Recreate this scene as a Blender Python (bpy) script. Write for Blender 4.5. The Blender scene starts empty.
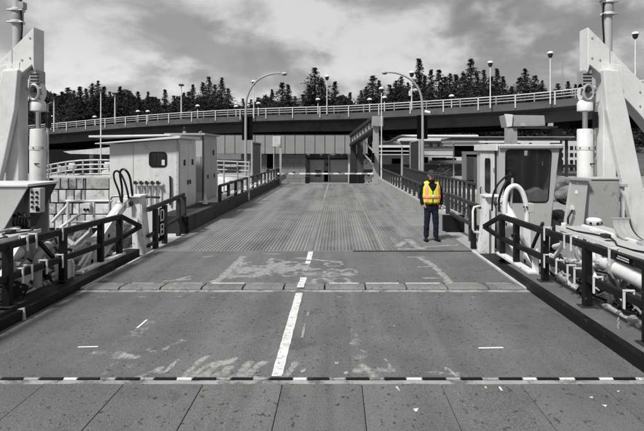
import bpy, bmesh, math, random
import numpy as np
from mathutils import Vector, Matrix
R = math.radians
rnd = random.Random(11)
S = bpy.context.scene
COL = S.collection
# ---------------------------------------------------------------- camera
F = 500.0; CX = 337.0; CY = 150.0; CH = 2.1
cd = bpy.data.cameras.new('camera'); cam = bpy.data.objects.new('camera', cd); COL.objects.link(cam)
cam.location = (0, 0, CH); cam.rotation_euler = (R(90), 0, 0)
cd.sensor_width = 36.0; cd.lens = F / 644.0 * 36.0
cd.shift_x = -(CX - 322.0) / 644.0; cd.shift_y = -(215.5 - CY) / 644.0
cd.clip_start = 0.05; cd.clip_end = 6000
S.camera = cam
# ---------------------------------------------------------------- sky and sun
SUN_EL, SUN_AZ = 52, -140          # azimuth from +Y (into the picture) clockwise: behind the camera, left
w = bpy.data.worlds.new('World'); S.world = w; w.use_nodes = True
nt = w.node_tree; N = nt.nodes; L = nt.links; N.clear()
def nd(t, **k):
    n = N.new(t)
    for a, b in k.items(): setattr(n, a, b)
    return n
out = nd('ShaderNodeOutputWorld'); bg = nd('ShaderNodeBackground'); bg.inputs[1].default_value = 0.1
sky = nd('ShaderNodeTexSky', sky_type='NISHITA'); sky.sun_disc = False
sky.sun_elevation = R(SUN_EL); sky.sun_rotation = R(SUN_AZ)
bw = nd('ShaderNodeRGBToBW'); L.new(sky.outputs[0], bw.inputs[0])
tc = nd('ShaderNodeTexCoord'); sp = nd('ShaderNodeSeparateXYZ'); L.new(tc.outputs['Generated'], sp.inputs[0])
zc = nd('ShaderNodeMath', operation='MAXIMUM'); L.new(sp.outputs[2], zc.inputs[0]); zc.inputs[1].default_value = 0.02
za = nd('ShaderNodeMath', operation='ADD'); L.new(zc.outputs[0], za.inputs[0]); za.inputs[1].default_value = 0.5
dx = nd('ShaderNodeMath', operation='DIVIDE'); L.new(sp.outputs[0], dx.inputs[0]); L.new(za.outputs[0], dx.inputs[1])
dy = nd('ShaderNodeMath', operation='DIVIDE'); L.new(sp.outputs[1], dy.inputs[0]); L.new(za.outputs[0], dy.inputs[1])
cb = nd('ShaderNodeCombineXYZ'); L.new(dx.outputs[0], cb.inputs[0]); L.new(dy.outputs[0], cb.inputs[1])
def wnoise(scale, det, rough, off, dist=0.0, lac=2.0):
    mp = nd('ShaderNodeMapping'); mp.inputs['Location'].default_value = off
    L.new(cb.outputs[0], mp.inputs[0])
    n = nd('ShaderNodeTexNoise'); n.inputs['Scale'].default_value = scale; n.inputs['Detail'].default_value = det
    n.inputs['Roughness'].default_value = rough; n.inputs['Distortion'].default_value = dist
    L.new(mp.outputs[0], n.inputs['Vector']); return n.outputs[0]
def wmath(op, a, b=None, c=None):
    m = nd('ShaderNodeMath', operation=op)
    for i, v in enumerate((a, b, c)):
        if v is None: continue
        if isinstance(v, (int, float)): m.inputs[i].default_value = v
        else: L.new(v, m.inputs[i])
    return m.outputs[0]
def wrange(v, a, b, c, d, smooth=True):
    m = nd('ShaderNodeMapRange'); m.interpolation_type = 'SMOOTHSTEP' if smooth else 'LINEAR'
    L.new(v, m.inputs[0])
    for i, x in enumerate((a, b, c, d)): m.inputs[i + 1].default_value = x
    return m.outputs[0]
n1 = wnoise(2.3, 10, 0.53, (1.3, 9.2, 0), 0.1)       # cover of broken cloud
n2 = wnoise(3.4, 11, 0.55, (2.0, 6.4, 0), 0.25)        # light and dark inside it
lf = wrange(sp.outputs[0], -0.55, 0.30, 0.17, 0.0)  # thicker cloud towards the left (west)
cov = wrange(wmath('ADD', n1, lf), 0.46, 0.57, 0.0, 1.0)
cl = wrange(n2, 0.38, 0.60, 1.5, 3.05)
clear = wmath('ADD', wmath('MULTIPLY', bw.outputs[0], 0.12), 0.75)
lowb = wmath('MULTIPLY', wrange(sp.outputs[2], 0.02, 0.24, 1.0, 0.0), wrange(sp.outputs[0], -0.5, 0.45, 1.0, 0.25))
mixf = nd('ShaderNodeMix'); mixf.data_type = 'FLOAT'
L.new(cov, mixf.inputs[0]); L.new(clear, mixf.inputs[2]); L.new(cl, mixf.inputs[3])
L.new(wmath('ADD', mixf.outputs[0], lowb), bg.inputs[0]); L.new(bg.outputs[0], out.inputs[0])
sd = bpy.data.lights.new('sun', 'SUN'); sd.energy = 2.1; sd.angle = R(8); sd.color = (1, 0.99, 0.975)
sun = bpy.data.objects.new('sun', sd); COL.objects.link(sun)
d = Vector((math.sin(R(SUN_AZ)) * math.cos(R(SUN_EL)), math.cos(R(SUN_AZ)) * math.cos(R(SUN_EL)), math.sin(R(SUN_EL))))
sun.rotation_euler = d.to_track_quat('Z', 'Y').to_euler(); sun.location = (-20, -20, 40)
S.view_settings.view_transform = 'Standard'; S.view_settings.look = 'None'
S.view_settings.exposure = 1.15; S.view_settings.gamma = 1; S.view_settings.use_curve_mapping = False
S.render.engine = 'CYCLES'
# ---------------------------------------------------------------- materials
MATS = {}
def mat(name, col, rough=0.6, metal=0.0, var=0.15, scale=2.5, bump=0.15, bscale=40, dirt=None, streak=0, extra=None, spec=0.5):
    if name in MATS: return MATS[name]
    m = bpy.data.materials.new(name); m.use_nodes = True; MATS[name] = m
    n = m.node_tree.nodes; l = m.node_tree.links; b = n['Principled BSDF']
    if isinstance(col, (int, float)): col = (col, col, col)
    def rn(t, **k):
        o = n.new(t)
        for a, v in k.items(): setattr(o, a, v)
        return o
    t = rn('ShaderNodeTexCoord'); oi = rn('ShaderNodeObjectInfo')
    def noise(sc, det=5, r=0.6, stretch=None):
        x = rn('ShaderNodeTexNoise'); x.inputs['Scale'].default_value = sc; x.inputs['Detail'].default_value = det
        x.inputs['Roughness'].default_value = r
        mp = rn('ShaderNodeMapping'); l.new(t.outputs['Object'], mp.inputs[0])
        if stretch: mp.inputs['Scale'].default_value = stretch
        l.new(oi.outputs['Random'], mp.inputs['Location']); l.new(mp.outputs[0], x.inputs['Vector'])
        return x.outputs[0]
    def rng(v, a, bb, c, dd):
        x = rn('ShaderNodeMapRange'); l.new(v, x.inputs[0])
        for i, q in enumerate((a, bb, c, dd)): x.inputs[i + 1].default_value = q
        return x.outputs[0]
    def mixc(f, a, bb):
        x = rn('ShaderNodeMix'); x.data_type = 'RGBA'
        if isinstance(f, float): x.inputs[0].default_value = f
        else: l.new(f, x.inputs[0])
        for i, v in ((6, a), (7, bb)):
            if isinstance(v, tuple): x.inputs[i].default_value = (*v, 1)
            else: l.new(v, x.inputs[i])
        return x.outputs[2]
    lo = tuple(c * (1 - var) for c in col); hi = tuple(min(1, c * (1 + var)) for c in col)
    c = mixc(rng(noise(scale), 0.3, 0.7, 0, 1), lo, hi)
    c = mixc(rng(noise(scale * 14, 3), 0.35, 0.65, 0, 0.25), c, tuple(x * 0.7 for x in col))
    if dirt:
        dc, da, ds, dt = dirt
        if isinstance(dc, (int, float)): dc = (dc,) * 3
        c = mixc(rng(noise(ds, 8, 0.7), dt, dt + 0.08, 0, da), c, dc)
    if streak:
        c = mixc(rng(noise(2.2, 6, 0.72, (2.2, 2.2, 0.3)), 0.56, 0.82, 0, streak), c, tuple(x * 0.3 for x in col))
    if extra: c = extra(n, l, t, c, mixc, rng, noise, rn)
    l.new(c, b.inputs['Base Color'])
    l.new(rng(noise(scale * 5, 4), 0.3, 0.7, max(0.05, rough - 0.1), min(1, rough + 0.12)), b.inputs['Roughness'])
    b.inputs['Metallic'].default_value = metal
    b.inputs['Specular IOR Level'].default_value = spec
    if bump:
        bp = rn('ShaderNodeBump'); bp.inputs['Strength'].default_value = bump; bp.inputs['Distance'].default_value = 0.01
        l.new(noise(bscale, 4), bp.inputs['Height']); l.new(bp.outputs[0], b.inputs['Normal'])
    return m
M_white = mat('white_paint', 0.68, 0.5, dirt=(0.20, 0.6, 9.0, 0.615), streak=0.5, var=0.10)
M_whiteworn = mat('worn_white_paint', 0.70, 0.55, dirt=(0.10, 0.8, 9.0, 0.57), streak=0.45, var=0.12)
M_cabin = mat('cabin_paint', 0.66, 0.5, dirt=(0.25, 0.6, 4.0, 0.60), streak=0.45, var=0.08)
M_grey = mat('grey_paint', 0.33, 0.5, dirt=(0.12, 0.6, 5.0, 0.6), streak=0.35, var=0.08)
M_cabrim = mat('control_cabin_paint', 0.44, 0.5, dirt=(0.2, 0.5, 4.0, 0.62), streak=0.25, var=0.06)
M_black = mat('black_steel', 0.006, 0.5, dirt=(0.10, 0.6, 9.0, 0.61), var=0.3, spec=0.25)
M_dark = mat('dark_steel', 0.028, 0.6, dirt=(0.10, 0.5, 8.0, 0.6), var=0.25, spec=0.25)
M_railgrey = mat('weathered_dark_rail', 0.036, 0.6, dirt=(0.15, 0.5, 8.0, 0.6), var=0.25, spec=0.3)
M_rubber = mat('hose_rubber', 0.008, 0.4, var=0.2, bump=0, spec=0.3)
M_chrome = mat('bright_rod', 0.55, 0.25, metal=1.0, var=0.05, bump=0)
M_galv = mat('galvanised_steel', 0.42, 0.45, metal=0.3, var=0.15, dirt=(0.2, 0.4, 6, 0.6))
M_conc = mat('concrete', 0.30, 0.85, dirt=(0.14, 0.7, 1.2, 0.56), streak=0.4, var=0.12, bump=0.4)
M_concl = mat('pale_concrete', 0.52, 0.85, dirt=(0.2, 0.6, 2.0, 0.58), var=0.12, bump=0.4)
M_concd = mat('shaded_concrete', 0.065, 0.85, dirt=(0.02, 0.7, 2.0, 0.55), streak=0.5, var=0.2, bump=0.4, spec=.2)  # shade of the left parapet face and machinery pit put into the colour
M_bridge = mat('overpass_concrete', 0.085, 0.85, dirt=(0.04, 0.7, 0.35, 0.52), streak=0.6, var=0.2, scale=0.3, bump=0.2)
M_undershade = mat('overpass_underside_shade', 0.012, 0.95, spec=.1, var=0.2, scale=0.3, bump=0)  # overpass concrete near black, the shade under the deck put into its colour
M_glass = mat('dark_glass', 0.006, 0.08, var=0.1, bump=0, spec=0.6)
M_sign = mat('black_board', 0.003, 0.8, var=0.1, bump=0, spec=.08)
M_wall = mat('block_wall', 0.22, 0.9, dirt=(0.18, 0.6, 0.7, 0.55), streak=0.2, var=0.1, scale=0.8)  # tone lowered to carry the overpass shade
M_panel = mat('fascia_panel_concrete', 0.25, 0.8, streak=0.35, var=0.1, scale=0.8, dirt=(0.2, 0.5, 0.9, 0.58))  # overpass shade over the fascia put into this darker tone
M_bwhite = mat('white_cladding', 0.62, 0.5, var=0.05, scale=0.4, streak=0.15)
M_rock = mat('rock', 0.15, 0.95, dirt=(0.4, 0.6, 3, 0.58), var=0.5, scale=1.2, bump=0.3, bscale=20, spec=.15)
M_ground = mat('yard_concrete', 0.26, 0.9, dirt=(0.12, 0.6, 0.5, 0.55), var=0.15, scale=0.5, bump=0.3)
M_land = mat('grass_and_soil', 0.07, 0.95, var=0.4, scale=0.2, bump=0.5)
M_fender = mat('fender_panel_face', 0.60, 0.8, dirt=(0.22, 0.85, 2.5, 0.50), streak=0.6, var=0.25, scale=1.6)
M_fender2 = mat('dirty_fender_panel_face', 0.36, 0.85, dirt=(0.1, 0.8, 3.0, 0.52), streak=0.6, var=0.35, scale=2.2)
M_leaf = mat('conifer_needles', 0.052, 0.9, var=0.35, scale=0.5, bump=0, spec=.08)
M_bush = mat('shrub_leaves', 0.06, 0.8, var=0.4, scale=3, bump=0)
M_bark = mat('bark', 0.06, 0.9, var=0.3)
M_tyre = mat('tyre_rubber', 0.02, 0.8, bump=0)
M_car = mat('white_car_paint', 0.7, 0.25, var=0.02, bump=0)
M_mark = mat('road_paint', 0.66, 0.8, dirt=(0.2, 0.8, 24.0, 0.53), var=0.1, scale=6, bump=0.6, bscale=60)
M_fresh = mat('fresh_white_mark', 0.8, 0.7, var=0.05, bump=0)
M_scrape = mat('scraped_bare_patch', 0.19, 0.75, dirt=(0.10, 0.8, 7, 0.55), var=0.15, scale=4)
M_scrapel = mat('pale_scraped_patch', 0.30, 0.75, dirt=(0.10, 0.9, 6, 0.50), var=0.2, scale=5)
M_water = mat('sea_water', 0.03, 0.08, var=0.2, bump=0.8, bscale=3)

def road_extra(spots=True, tone=1.0, scuffs=False, wear=False):
    def f(n, l, t, c, mixc, rng, noise, rn):
        if wear:
            at_ = rn('ShaderNodeAttribute'); at_.attribute_name = 'wear'
            def mth(op, a, b):
                m = rn('ShaderNodeMath', operation=op)
                for i, v in enumerate((a, b)):
                    if isinstance(v, (int, float)): m.inputs[i].default_value = v
                    else: l.new(v, m.inputs[i])
                return m.outputs[0]
            ns = mth('ADD', mth('MULTIPLY', noise(4.5, 9, 0.68), 1.3), mth('MULTIPLY', noise(38, 3, 0.5), 0.35))
            msk = rng(mth('ADD', at_.outputs['Fac'], ns), 1.12, 1.28, 0, 0.95)
            wc = mixc(rng(noise(16, 5, 0.7), 0.40, 0.62, 0, 1), (0.20,) * 3, (0.38,) * 3)
        # tyre polish in soft lengthwise bands, pits and oil spots
        c = mixc(rng(noise(1.0, 4, 0.6, (1.6, 0.12, 1)), 0.42, 0.66, 0, 0.6), c, (0.18 * tone,) * 3)
        c = mixc(rng(noise(1.0, 3, 0.5, (2.3, 0.09, 1)), 0.56, 0.68, 0, 0.5), c, (0.07,) * 3)
        c = mixc(rng(noise(1.7, 5, 0.6), 0.62, 0.70, 0, 0.45), c, (0.045,) * 3)
        c = mixc(rng(noise(1.1, 8, 0.75), 0.58, 0.68, 0, 0.45), c, (0.20,) * 3)
        c = mixc(rng(noise(21, 2, 0.5, (1, 0.8, 1)), 0.64, 0.68, 0, 0.8), c, (0.028,) * 3)
        c = mixc(rng(noise(60, 2, 0.5), 0.30, 0.44, 0.55, 0), c, (0.045,) * 3)
        c = mixc(rng(noise(90, 2, 0.5), 0.56, 0.70, 0, 0.7), c, (0.27 * tone,) * 3)
        c = mixc(rng(noise(5.5, 6, 0.75), 0.68, 0.74, 0, 0.5), c, (0.26,) * 3)
        c = mixc(rng(noise(0.5, 5, 0.6), 0.50, 0.72, 0, 0.5), c, (0.055,) * 3)
        if scuffs:
            m = rng(noise(2.2, 7, 0.7, (1, 0.7, 1)), 0.56, 0.62, 0, 0.35)
            c = mixc(m, c, (0.21,) * 3)
        if wear: c = mixc(msk, c, wc)
        return c
    return f
M_deck = mat('ferry_deck_nonskid', 0.125, 0.8, var=0.2, scale=2, bump=1.0, bscale=90, extra=road_extra(), spec=.35)
M_apron = mat('apron_nonskid', 0.122, 0.8, var=0.2, scale=1.2, bump=1.0, bscale=90, extra=road_extra(wear=True), spec=.35)
M_lip = mat('hinge_plate_steel', 0.17, 0.7, var=0.2, scale=4, bump=0.5, bscale=60, extra=road_extra(tone=1.3))
M_ramp = mat('ramp_side_plate', 0.20, 0.8, var=0.15, scale=1.5, bump=0.5, bscale=80, extra=road_extra(tone=1.3))
M_plate = mat('checker_plate', 0.13, 0.7, var=0.15, scale=1.5, bump=0.5, bscale=80, extra=road_extra(tone=1.2, scuffs=True, wear=True))
def grate_extra(n, l, t, c, mixc, rng, noise, rn):
    sp_ = rn('ShaderNodeSeparateXYZ'); l.new(t.outputs['Object'], sp_.inputs[0])
    def mth(op, a, b=None):
        m = rn('ShaderNodeMath', operation=op)
        for i, v in enumerate((a, b)):
            if v is None: continue
            if isinstance(v, (int, float)): m.inputs[i].default_value = v
            else: l.new(v, m.inputs[i])
        return m.outputs[0]
    sx = mth('ABSOLUTE', mth('SINE', mth('MULTIPLY', sp_.outputs[0], math.pi / 0.075)))
    sy = mth('ABSOLUTE', mth('SINE', mth('MULTIPLY', sp_.outputs[1], math.pi / 0.15)))
    hole_shade = mth('MULTIPLY', rng(sx, 0.45, 0.6, 0, 1), rng(sy, 0.25, 0.45, 0, 1))  # grating openings drawn as darker colour
    c = mixc(rng(noise(1.0, 4, 0.6, (1.6, 0.06, 1)), 0.40, 0.68, 0, 0.6), c, (0.26,) * 3)
    c = mixc(rng(noise(1.2, 4, 0.6, (0.4, 0.5, 1)), 0.52, 0.75, 0, 0.5), c, (0.08,) * 3)
    return mixc(mth('MULTIPLY', hole_shade, 0.5), c, (0.045,) * 3)
M_grate = mat('open_steel_grating', 0.235, 0.6, var=0.15, scale=1.5, bump=0, extra=grate_extra)

# ---------------------------------------------------------------- mesh helpers
class MB:
    def __init__(s): s.v = []; s.f = []; s.m = []
    def add(s, vs, fs, mi=0):
        o = len(s.v); s.v += [tuple(v) for v in vs]; s.f += [tuple(i + o for i in f) for f in fs]; s.m += [mi] * len(fs); return s
    def box(s, x0, x1, y0, y1, z0, z1, mi=0):
        x0, x1 = sorted((x0, x1)); y0, y1 = sorted((y0, y1)); z0, z1 = sorted((z0, z1))
        return s.add([(x, y, z) for z in (z0, z1) for y in (y0, y1) for x in (x0, x1)],
              [(0, 2, 3, 1), (4, 5, 7, 6), (0, 1, 5, 4), (2, 6, 7, 3), (0, 4, 6, 2), (1, 3, 7, 5)], mi)
    def bar(s, a, b, w, h, up=(0, 0, 1), mi=0):
        a = Vector(a); b = Vector(b); d = (b - a).normalized(); up = Vector(up)
        if abs(d.dot(up)) > 0.98: up = Vector((0, 1, 0))
        sx = d.cross(up).normalized(); sz = sx.cross(d).normalized()
        vs = []
        for p in (a, b):
            for q, r_ in ((-1, -1), (1, -1), (1, 1), (-1, 1)): vs.append(p + sx * q * w / 2 + sz * r_ * h / 2)
        return s.add(vs, [(3, 2, 1, 0), (4, 5, 6, 7), (0, 1, 5, 4), (1, 2, 6, 5), (2, 3, 7, 6), (3, 0, 4, 7)], mi)
    def tube(s, pts, r, n=10, cap=True, mi=0):
        pts = [Vector(p) for p in pts]; rs = r if isinstance(r, (list, tuple)) else [r] * len(pts)
        vs = []; fs = []; ref = None
        for i, p in enumerate(pts):
            t = (pts[min(i + 1, len(pts) - 1)] - pts[max(i - 1, 0)]).normalized()
            if ref is None: ref = Vector((0, 0, 1)) if abs(t.z) < 0.9 else Vector((1, 0, 0))
            u = (ref - t * ref.dot(t)).normalized(); ref = u; v = t.cross(u)
            for k in range(n):
                a = 2 * math.pi * k / n; vs.append(p + (u * math.cos(a) + v * math.sin(a)) * rs[i])
        for i in range(len(pts) - 1):
            for k in range(n):
                k2 = (k + 1) % n; fs.append((i * n + k, i * n + k2, (i + 1) * n + k2, (i + 1) * n + k))
        if cap: fs.append(tuple(reversed(range(n)))); fs.append(tuple((len(pts) - 1) * n + k for k in range(n)))
        return s.add(vs, fs, mi)
    def prism(s, poly, y0, y1, axis='y', mi=0):   # poly in (x,z) for axis y; (y,z) for axis x; (x,y) for axis z
        n = len(poly); vs = []
        for c in (y0, y1):
            for a, b in poly: vs.append({'y': (a, c, b), 'x': (c, a, b), 'z': (a, b, c)}[axis])
        fs = [tuple(range(n)), tuple(reversed(range(n, 2 * n)))] + [(i, i + n, (i + 1) % n + n, (i + 1) % n) for i in range(n)]
        return s.add(vs, fs, mi)
    def lathe(s, prof, c=(0, 0, 0), n=16, mi=0):
        vs = []; fs = []
        for r_, z in prof:
            for k in range(n):
                a = 2 * math.pi * k / n; vs.append((c[0] + r_ * math.cos(a), c[1] + r_ * math.sin(a), c[2] + z))
        for i in range(len(prof) - 1):
            for k in range(n):
                k2 = (k + 1) % n; fs.append((i * n + k, i * n + k2, (i + 1) * n + k2, (i + 1) * n + k))
        fs.append(tuple(reversed(range(n)))); fs.append(tuple((len(prof) - 1) * n + k for k in range(n)))
        return s.add(vs, fs, mi)
    def mesh(s, name, mats, smooth=False, off=(0, 0, 0)):
        me = bpy.data.meshes.new(name)
        o = Vector(off); me.from_pydata([tuple(Vector(v) - o) for v in s.v], [], s.f)
        for m_ in (mats if isinstance(mats, (list, tuple)) else [mats]): me.materials.append(m_)
        for p, mi in zip(me.polygons, s.m): p.material_index = mi
        bm = bmesh.new(); bm.from_mesh(me); bmesh.ops.recalc_face_normals(bm, faces=bm.faces); bm.to_mesh(me); bm.free()
        if smooth:
            for p in me.polygons: p.use_smooth = True
            try: me.set_sharp_from_angle(angle=R(38))
            except Exception: pass
        return me
def bevel(o, wd=0.012, seg=2):
    b = o.modifiers.new('bevel', 'BEVEL'); b.width = wd; b.segments = seg; b.limit_method = 'ANGLE'; b.angle_limit = R(40)
    return o
def props(o, label=None, cat=None, group=None, kind=None):
    if label: o['label'] = label
    if cat: o['category'] = cat
    if group: o['group'] = group
    if kind: o['kind'] = kind
    return o
def thing(name, label, cat, loc=(0, 0, 0), rz=0, group=None):
    o = bpy.data.objects.new(name, None); COL.objects.link(o); o.empty_display_size = 0.2
    o.location = loc; o.rotation_euler = (0, 0, rz)
    return props(o, label, cat, group)
def wloc(o):
    v = Vector(o.location)
    while o.parent: o = o.parent; v = v + Vector(o.location)
    return v
def part(parent, name, mb, m, smooth=False, local=False, bv=0, label=None, kind=None):
    off = (0, 0, 0) if local else wloc(parent)
    o = bpy.data.objects.new(name, mb.mesh(name, m, smooth, off)); COL.objects.link(o); o.parent = parent
    if bv: bevel(o, bv)
    return props(o, label, None, None, kind)
def solo(name, mb, m, label, cat, group=None, smooth=False, bv=0, kind=None):
    xs = [v[0] for v in mb.v]; ys = [v[1] for v in mb.v]; zs = [v[2] for v in mb.v]
    off = ((min(xs) + max(xs)) / 2, (min(ys) + max(ys)) / 2, min(zs))
    o = bpy.data.objects.new(name, mb.mesh(name, m, smooth, off)); COL.objects.link(o); o.location = off
    if bv: bevel(o, bv)
    return props(o, label, cat, group, kind)
def struct(name, mb, m, parent=None, smooth=False, bv=0):
    o = bpy.data.objects.new(name, mb.mesh(name, m, smooth)); COL.objects.link(o); o.parent = parent
    if bv: bevel(o, bv)
    if not parent: o['kind'] = 'structure'
    return o
def sroot(name):
    o = bpy.data.objects.new(name, None); COL.objects.link(o); o['kind'] = 'structure'; return o
def copy_tree(o, parent=None):
    c = o.copy(); COL.objects.link(c); c.parent = parent
    for ch in list(o.children): copy_tree(ch, c)
    return c
def at(px, py, Y): return Vector(((px - CX) * Y / F, Y, CH - (py - CY) * Y / F))
def zr(Y): return -0.02 - 0.009 * (Y - 4.6)
def gnd(px, py):
    Y = 2.0786 / ((py - CY) / F - 0.009); return Vector(((px - CX) * Y / F, Y, zr(Y)))
XC = -0.51
XL, XR = -3.95, 2.92
def slab(x0, x1, y0, y1, th=0.05, dz=0.0):        # a plate lying in the plane of the roadway
    m = MB(); a, b = zr(y0) + dz, zr(y1) + dz
    return m.add([(x0, y0, a), (x1, y0, a), (x1, y1, b), (x0, y1, b), (x0, y0, a - th), (x1, y0, a - th), (x1, y1, b - th), (x0, y1, b - th)],
                 [(0, 1, 2, 3), (7, 6, 5, 4), (0, 4, 5, 1), (1, 5, 6, 2), (2, 6, 7, 3), (3, 7, 4, 0)])

# ---------------------------------------------------------------- setting: land, water, deck, ramp
g = MB(); ys = [13.9, 20, 34, 36.5, 41, 60, 85, 105, 160, 400, 3000]; zs = [-.6, -.6, -.62, -.8, -1.2, -1.2, -1.0, 2.5, 8, 10, 12]
xs = [-3000, -300, -60, -20, -8, 0, 8, 20, 60, 300, 3000]
g.add([(x, y, z) for y, z in zip(ys, zs) for x in xs], [(j * 11 + i, j * 11 + i + 1, j * 11 + i + 12, j * 11 + i + 11) for j in range(10) for i in range(10)])
struct('land', g, M_land)
struct('water', MB().add([(-3000, -3000, -3), (3000, -3000, -3), (3000, 13.9, -3), (-3000, 13.9, -3)], [(0, 1, 2, 3)]), M_water)
struct('quay_wall', MB().box(-3000, 3000, 13.9, 14.3, -4, -0.61), M_concd)
struct('yard_left', MB().box(-40, -4.86, 19.8, 48, -.62, -.10), M_ground)
struct('yard_right', MB().box(3.5, 40, 14.3, 48, -.62, -.40), M_ground)
struct('machinery_pit_floor_left', MB().box(-12, -4.35, 3, 13.9, -1.3, -1.0), M_concd)
struct('machinery_pit_floor_right', MB().box(3.3, 12, 3, 13.9, -1.3, -1.0), M_concd)
deck = sroot('ferry_deck')
x = -6.897
first = None
for i in range(18):
    a = x + i * 0.712
    struct('deck_plate', MB().box(a + 0.003, a + 0.709, -3, 4.495, -0.04, 0 - 0.001 * (i % 3)), M_deck, deck, bv=0.004)
struct('deck_underlay', MB().box(-7, 6, -3, 4.46, -0.2, -0.045), M_black, deck)
# striped strip along the deck edge
strip = sroot('deck_edge_strip')
struct('strip_base', MB().box(-7, 6, 4.50, 4.64, -0.2, -0.012), M_scrapel, strip)
x = (0 - CX) * 4.55 / F - .02 - 5 * .352
k = 0
while x < 5.6:
    wd = 0.20 if k % 2 else 0.215
    struct('strip_block', MB().box(x, x + wd, 4.585, 4.618, -0.013, 0.005), M_black, strip, bv=0.006)
    struct('strip_bar', MB().box(x + wd + .008, x + .345, 4.585, 4.616, -0.013, 0.003), M_whiteworn if (k % 3 == 0 or x > 1.5) else M_scrapel, strip, bv=0.006)
    x += 0.352; k += 1
def wear_plate(name, x0, x1, y0, y1, m, paths, dz=0.0, parent=None, step=0.03):
    nx, ny = int((x1 - x0) / step) + 1, int((y1 - y0) / step) + 1
    X, Y = np.meshgrid(np.linspace(x0, x1, nx), np.linspace(y0, y1, ny)); Z = -0.02 - 0.009 * (Y - 4.6) + dz
    W = np.zeros_like(X)
    for pts, wd, st in paths:
        P = [gnd(*p) for p in pts]
        for a, b in zip(P[:-1], P[1:]):
            dx_, dy_ = b.x - a.x, b.y - a.y; L2 = dx_ * dx_ + dy_ * dy_ + 1e-9
            t = np.clip(((X - a.x) * dx_ + (Y - a.y) * dy_) / L2, 0, 1)
            dd = np.hypot(X - a.x - t * dx_, Y - a.y - t * dy_)
            W = np.maximum(W, st * np.exp(-(dd / wd) ** 2))
    v = np.stack([X, Y, Z], -1).reshape(-1, 3)
    i = (np.arange(ny - 1)[:, None] * nx + np.arange(nx - 1)[None, :]).reshape(-1)
    f = np.stack([i, i + 1, i + nx + 1, i + nx], -1)
    me = bpy.data.meshes.new(name); me.from_pydata(v.tolist(), [], f.tolist()); me.materials.append(m)
    at_ = me.attributes.new('wear', 'FLOAT', 'POINT'); at_.data.foreach_set('value', W.reshape(-1).astype(np.float32))
    o = bpy.data.objects.new(name, me); COL.objects.link(o); o.parent = parent
    so = o.modifiers.new('thickness', 'SOLIDIFY'); so.thickness = .05; so.offset = -1
    return o
def ringpath(cx_, cy_, rx, ry_): return [(cx_ + rx * math.cos(a * .3142), cy_ + ry_ * math.sin(a * .3142)) for a in range(21)]
WP_leaf = [(ringpath(cx_, cy_, rx, ry_), .060, .47) for cx_, cy_, rx, ry_ in ((275, 272, 8, 3.4), (288, 273, 8, 3.2), (317, 272, 8, 3.2), (333, 272.5, 8, 3.4), (349, 272, 7, 3.2), (321, 281, 8, 2.6), (340, 281, 9, 2.8), (276, 262, 8, 2.4), (291, 264, 8, 2.4), (303, 266, 6, 3), (334, 264, 8, 2.2))] + \
    [([(212, 284), (224, 276), (233, 267), (243, 257)], .10, .60), ([(214, 284), (246, 284)], .10, .6), ([(232, 276), (254, 276), (266, 271), (276, 264), (288, 262)], .12, .60), ([(250, 277), (268, 268), (272, 259)], .10, .5), ([(300, 258), (340, 262)], .1, .45), ([(244, 270), (300, 268)], .42, .50), ([(215, 284), (345, 285)], .14, .42), ([(315, 274), (345, 274)], .3, .44), ([(228, 276), (243, 262)], .25, .42), ([(262, 284), (352, 285)], .12, .45),
     ([(165, 281), (190, 279)], .05, .55), ([(175, 280), (191, 276)], .04, .55), ([(408, 257), (424, 257)], .045, .62), ([(420, 258), (434, 266), (440, 272), (451, 284)], .08, .58), ([(424, 278), (440, 278)], .05, .62), ([(418, 267), (434, 266)], .05, .5), ([(262, 253.5), (280, 254)], .05, .55), ([(203, 257), (213, 256)], .04, .6), ([(385, 283), (398, 284)], .08, .45)]
WP_apron = [([(140, 348), (160, 352), (182, 340)], .10, .40), ([(98, 352), (134, 357)], .10, .38), ([(130, 368), (160, 372)], .08, .42), ([(100, 372), (128, 340), (150, 318)], .2, .30), ([(230, 378), (270, 378)], .08, .4), ([(355, 330), (360, 372)], .12, .34), ([(380, 370), (470, 376)], .12, .3),
            ([(96, 297), (515, 297)], .05, .28), ([(137, 379), (146, 373), (160, 368)], .06, .52), ([(166, 371), (178, 360)], .035, .6), ([(184, 377), (196, 364), (206, 357)], .045, .6), ([(192, 376), (206, 366), (217, 362)], .05, .58), ([(200, 378), (215, 366), (234, 359)], .06, .6), ([(216, 377), (228, 368)], .07, .58), ([(238, 377), (250, 362)], .06, .58), ([(246, 377), (256, 368), (264, 362)], .05, .58),
            ([(362, 364), (376, 379)], .05, .5), ([(386, 359), (393, 371)], .03, .6), ([(446, 367), (458, 378)], .03, .5), ([(470, 379), (500, 379)], .05, .45), ([(150, 380), (262, 380)], .05, .5), ([(285, 378), (296, 362)], .05, .5)]
WP_land = [([(397, 246), (408, 240), (420, 248)], .16, .5), ([(400, 249), (424, 249)], .10, .55), ([(424, 247), (458, 245)], .08, .5), ([(440, 240), (455, 236)], .1, .35)]
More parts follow.
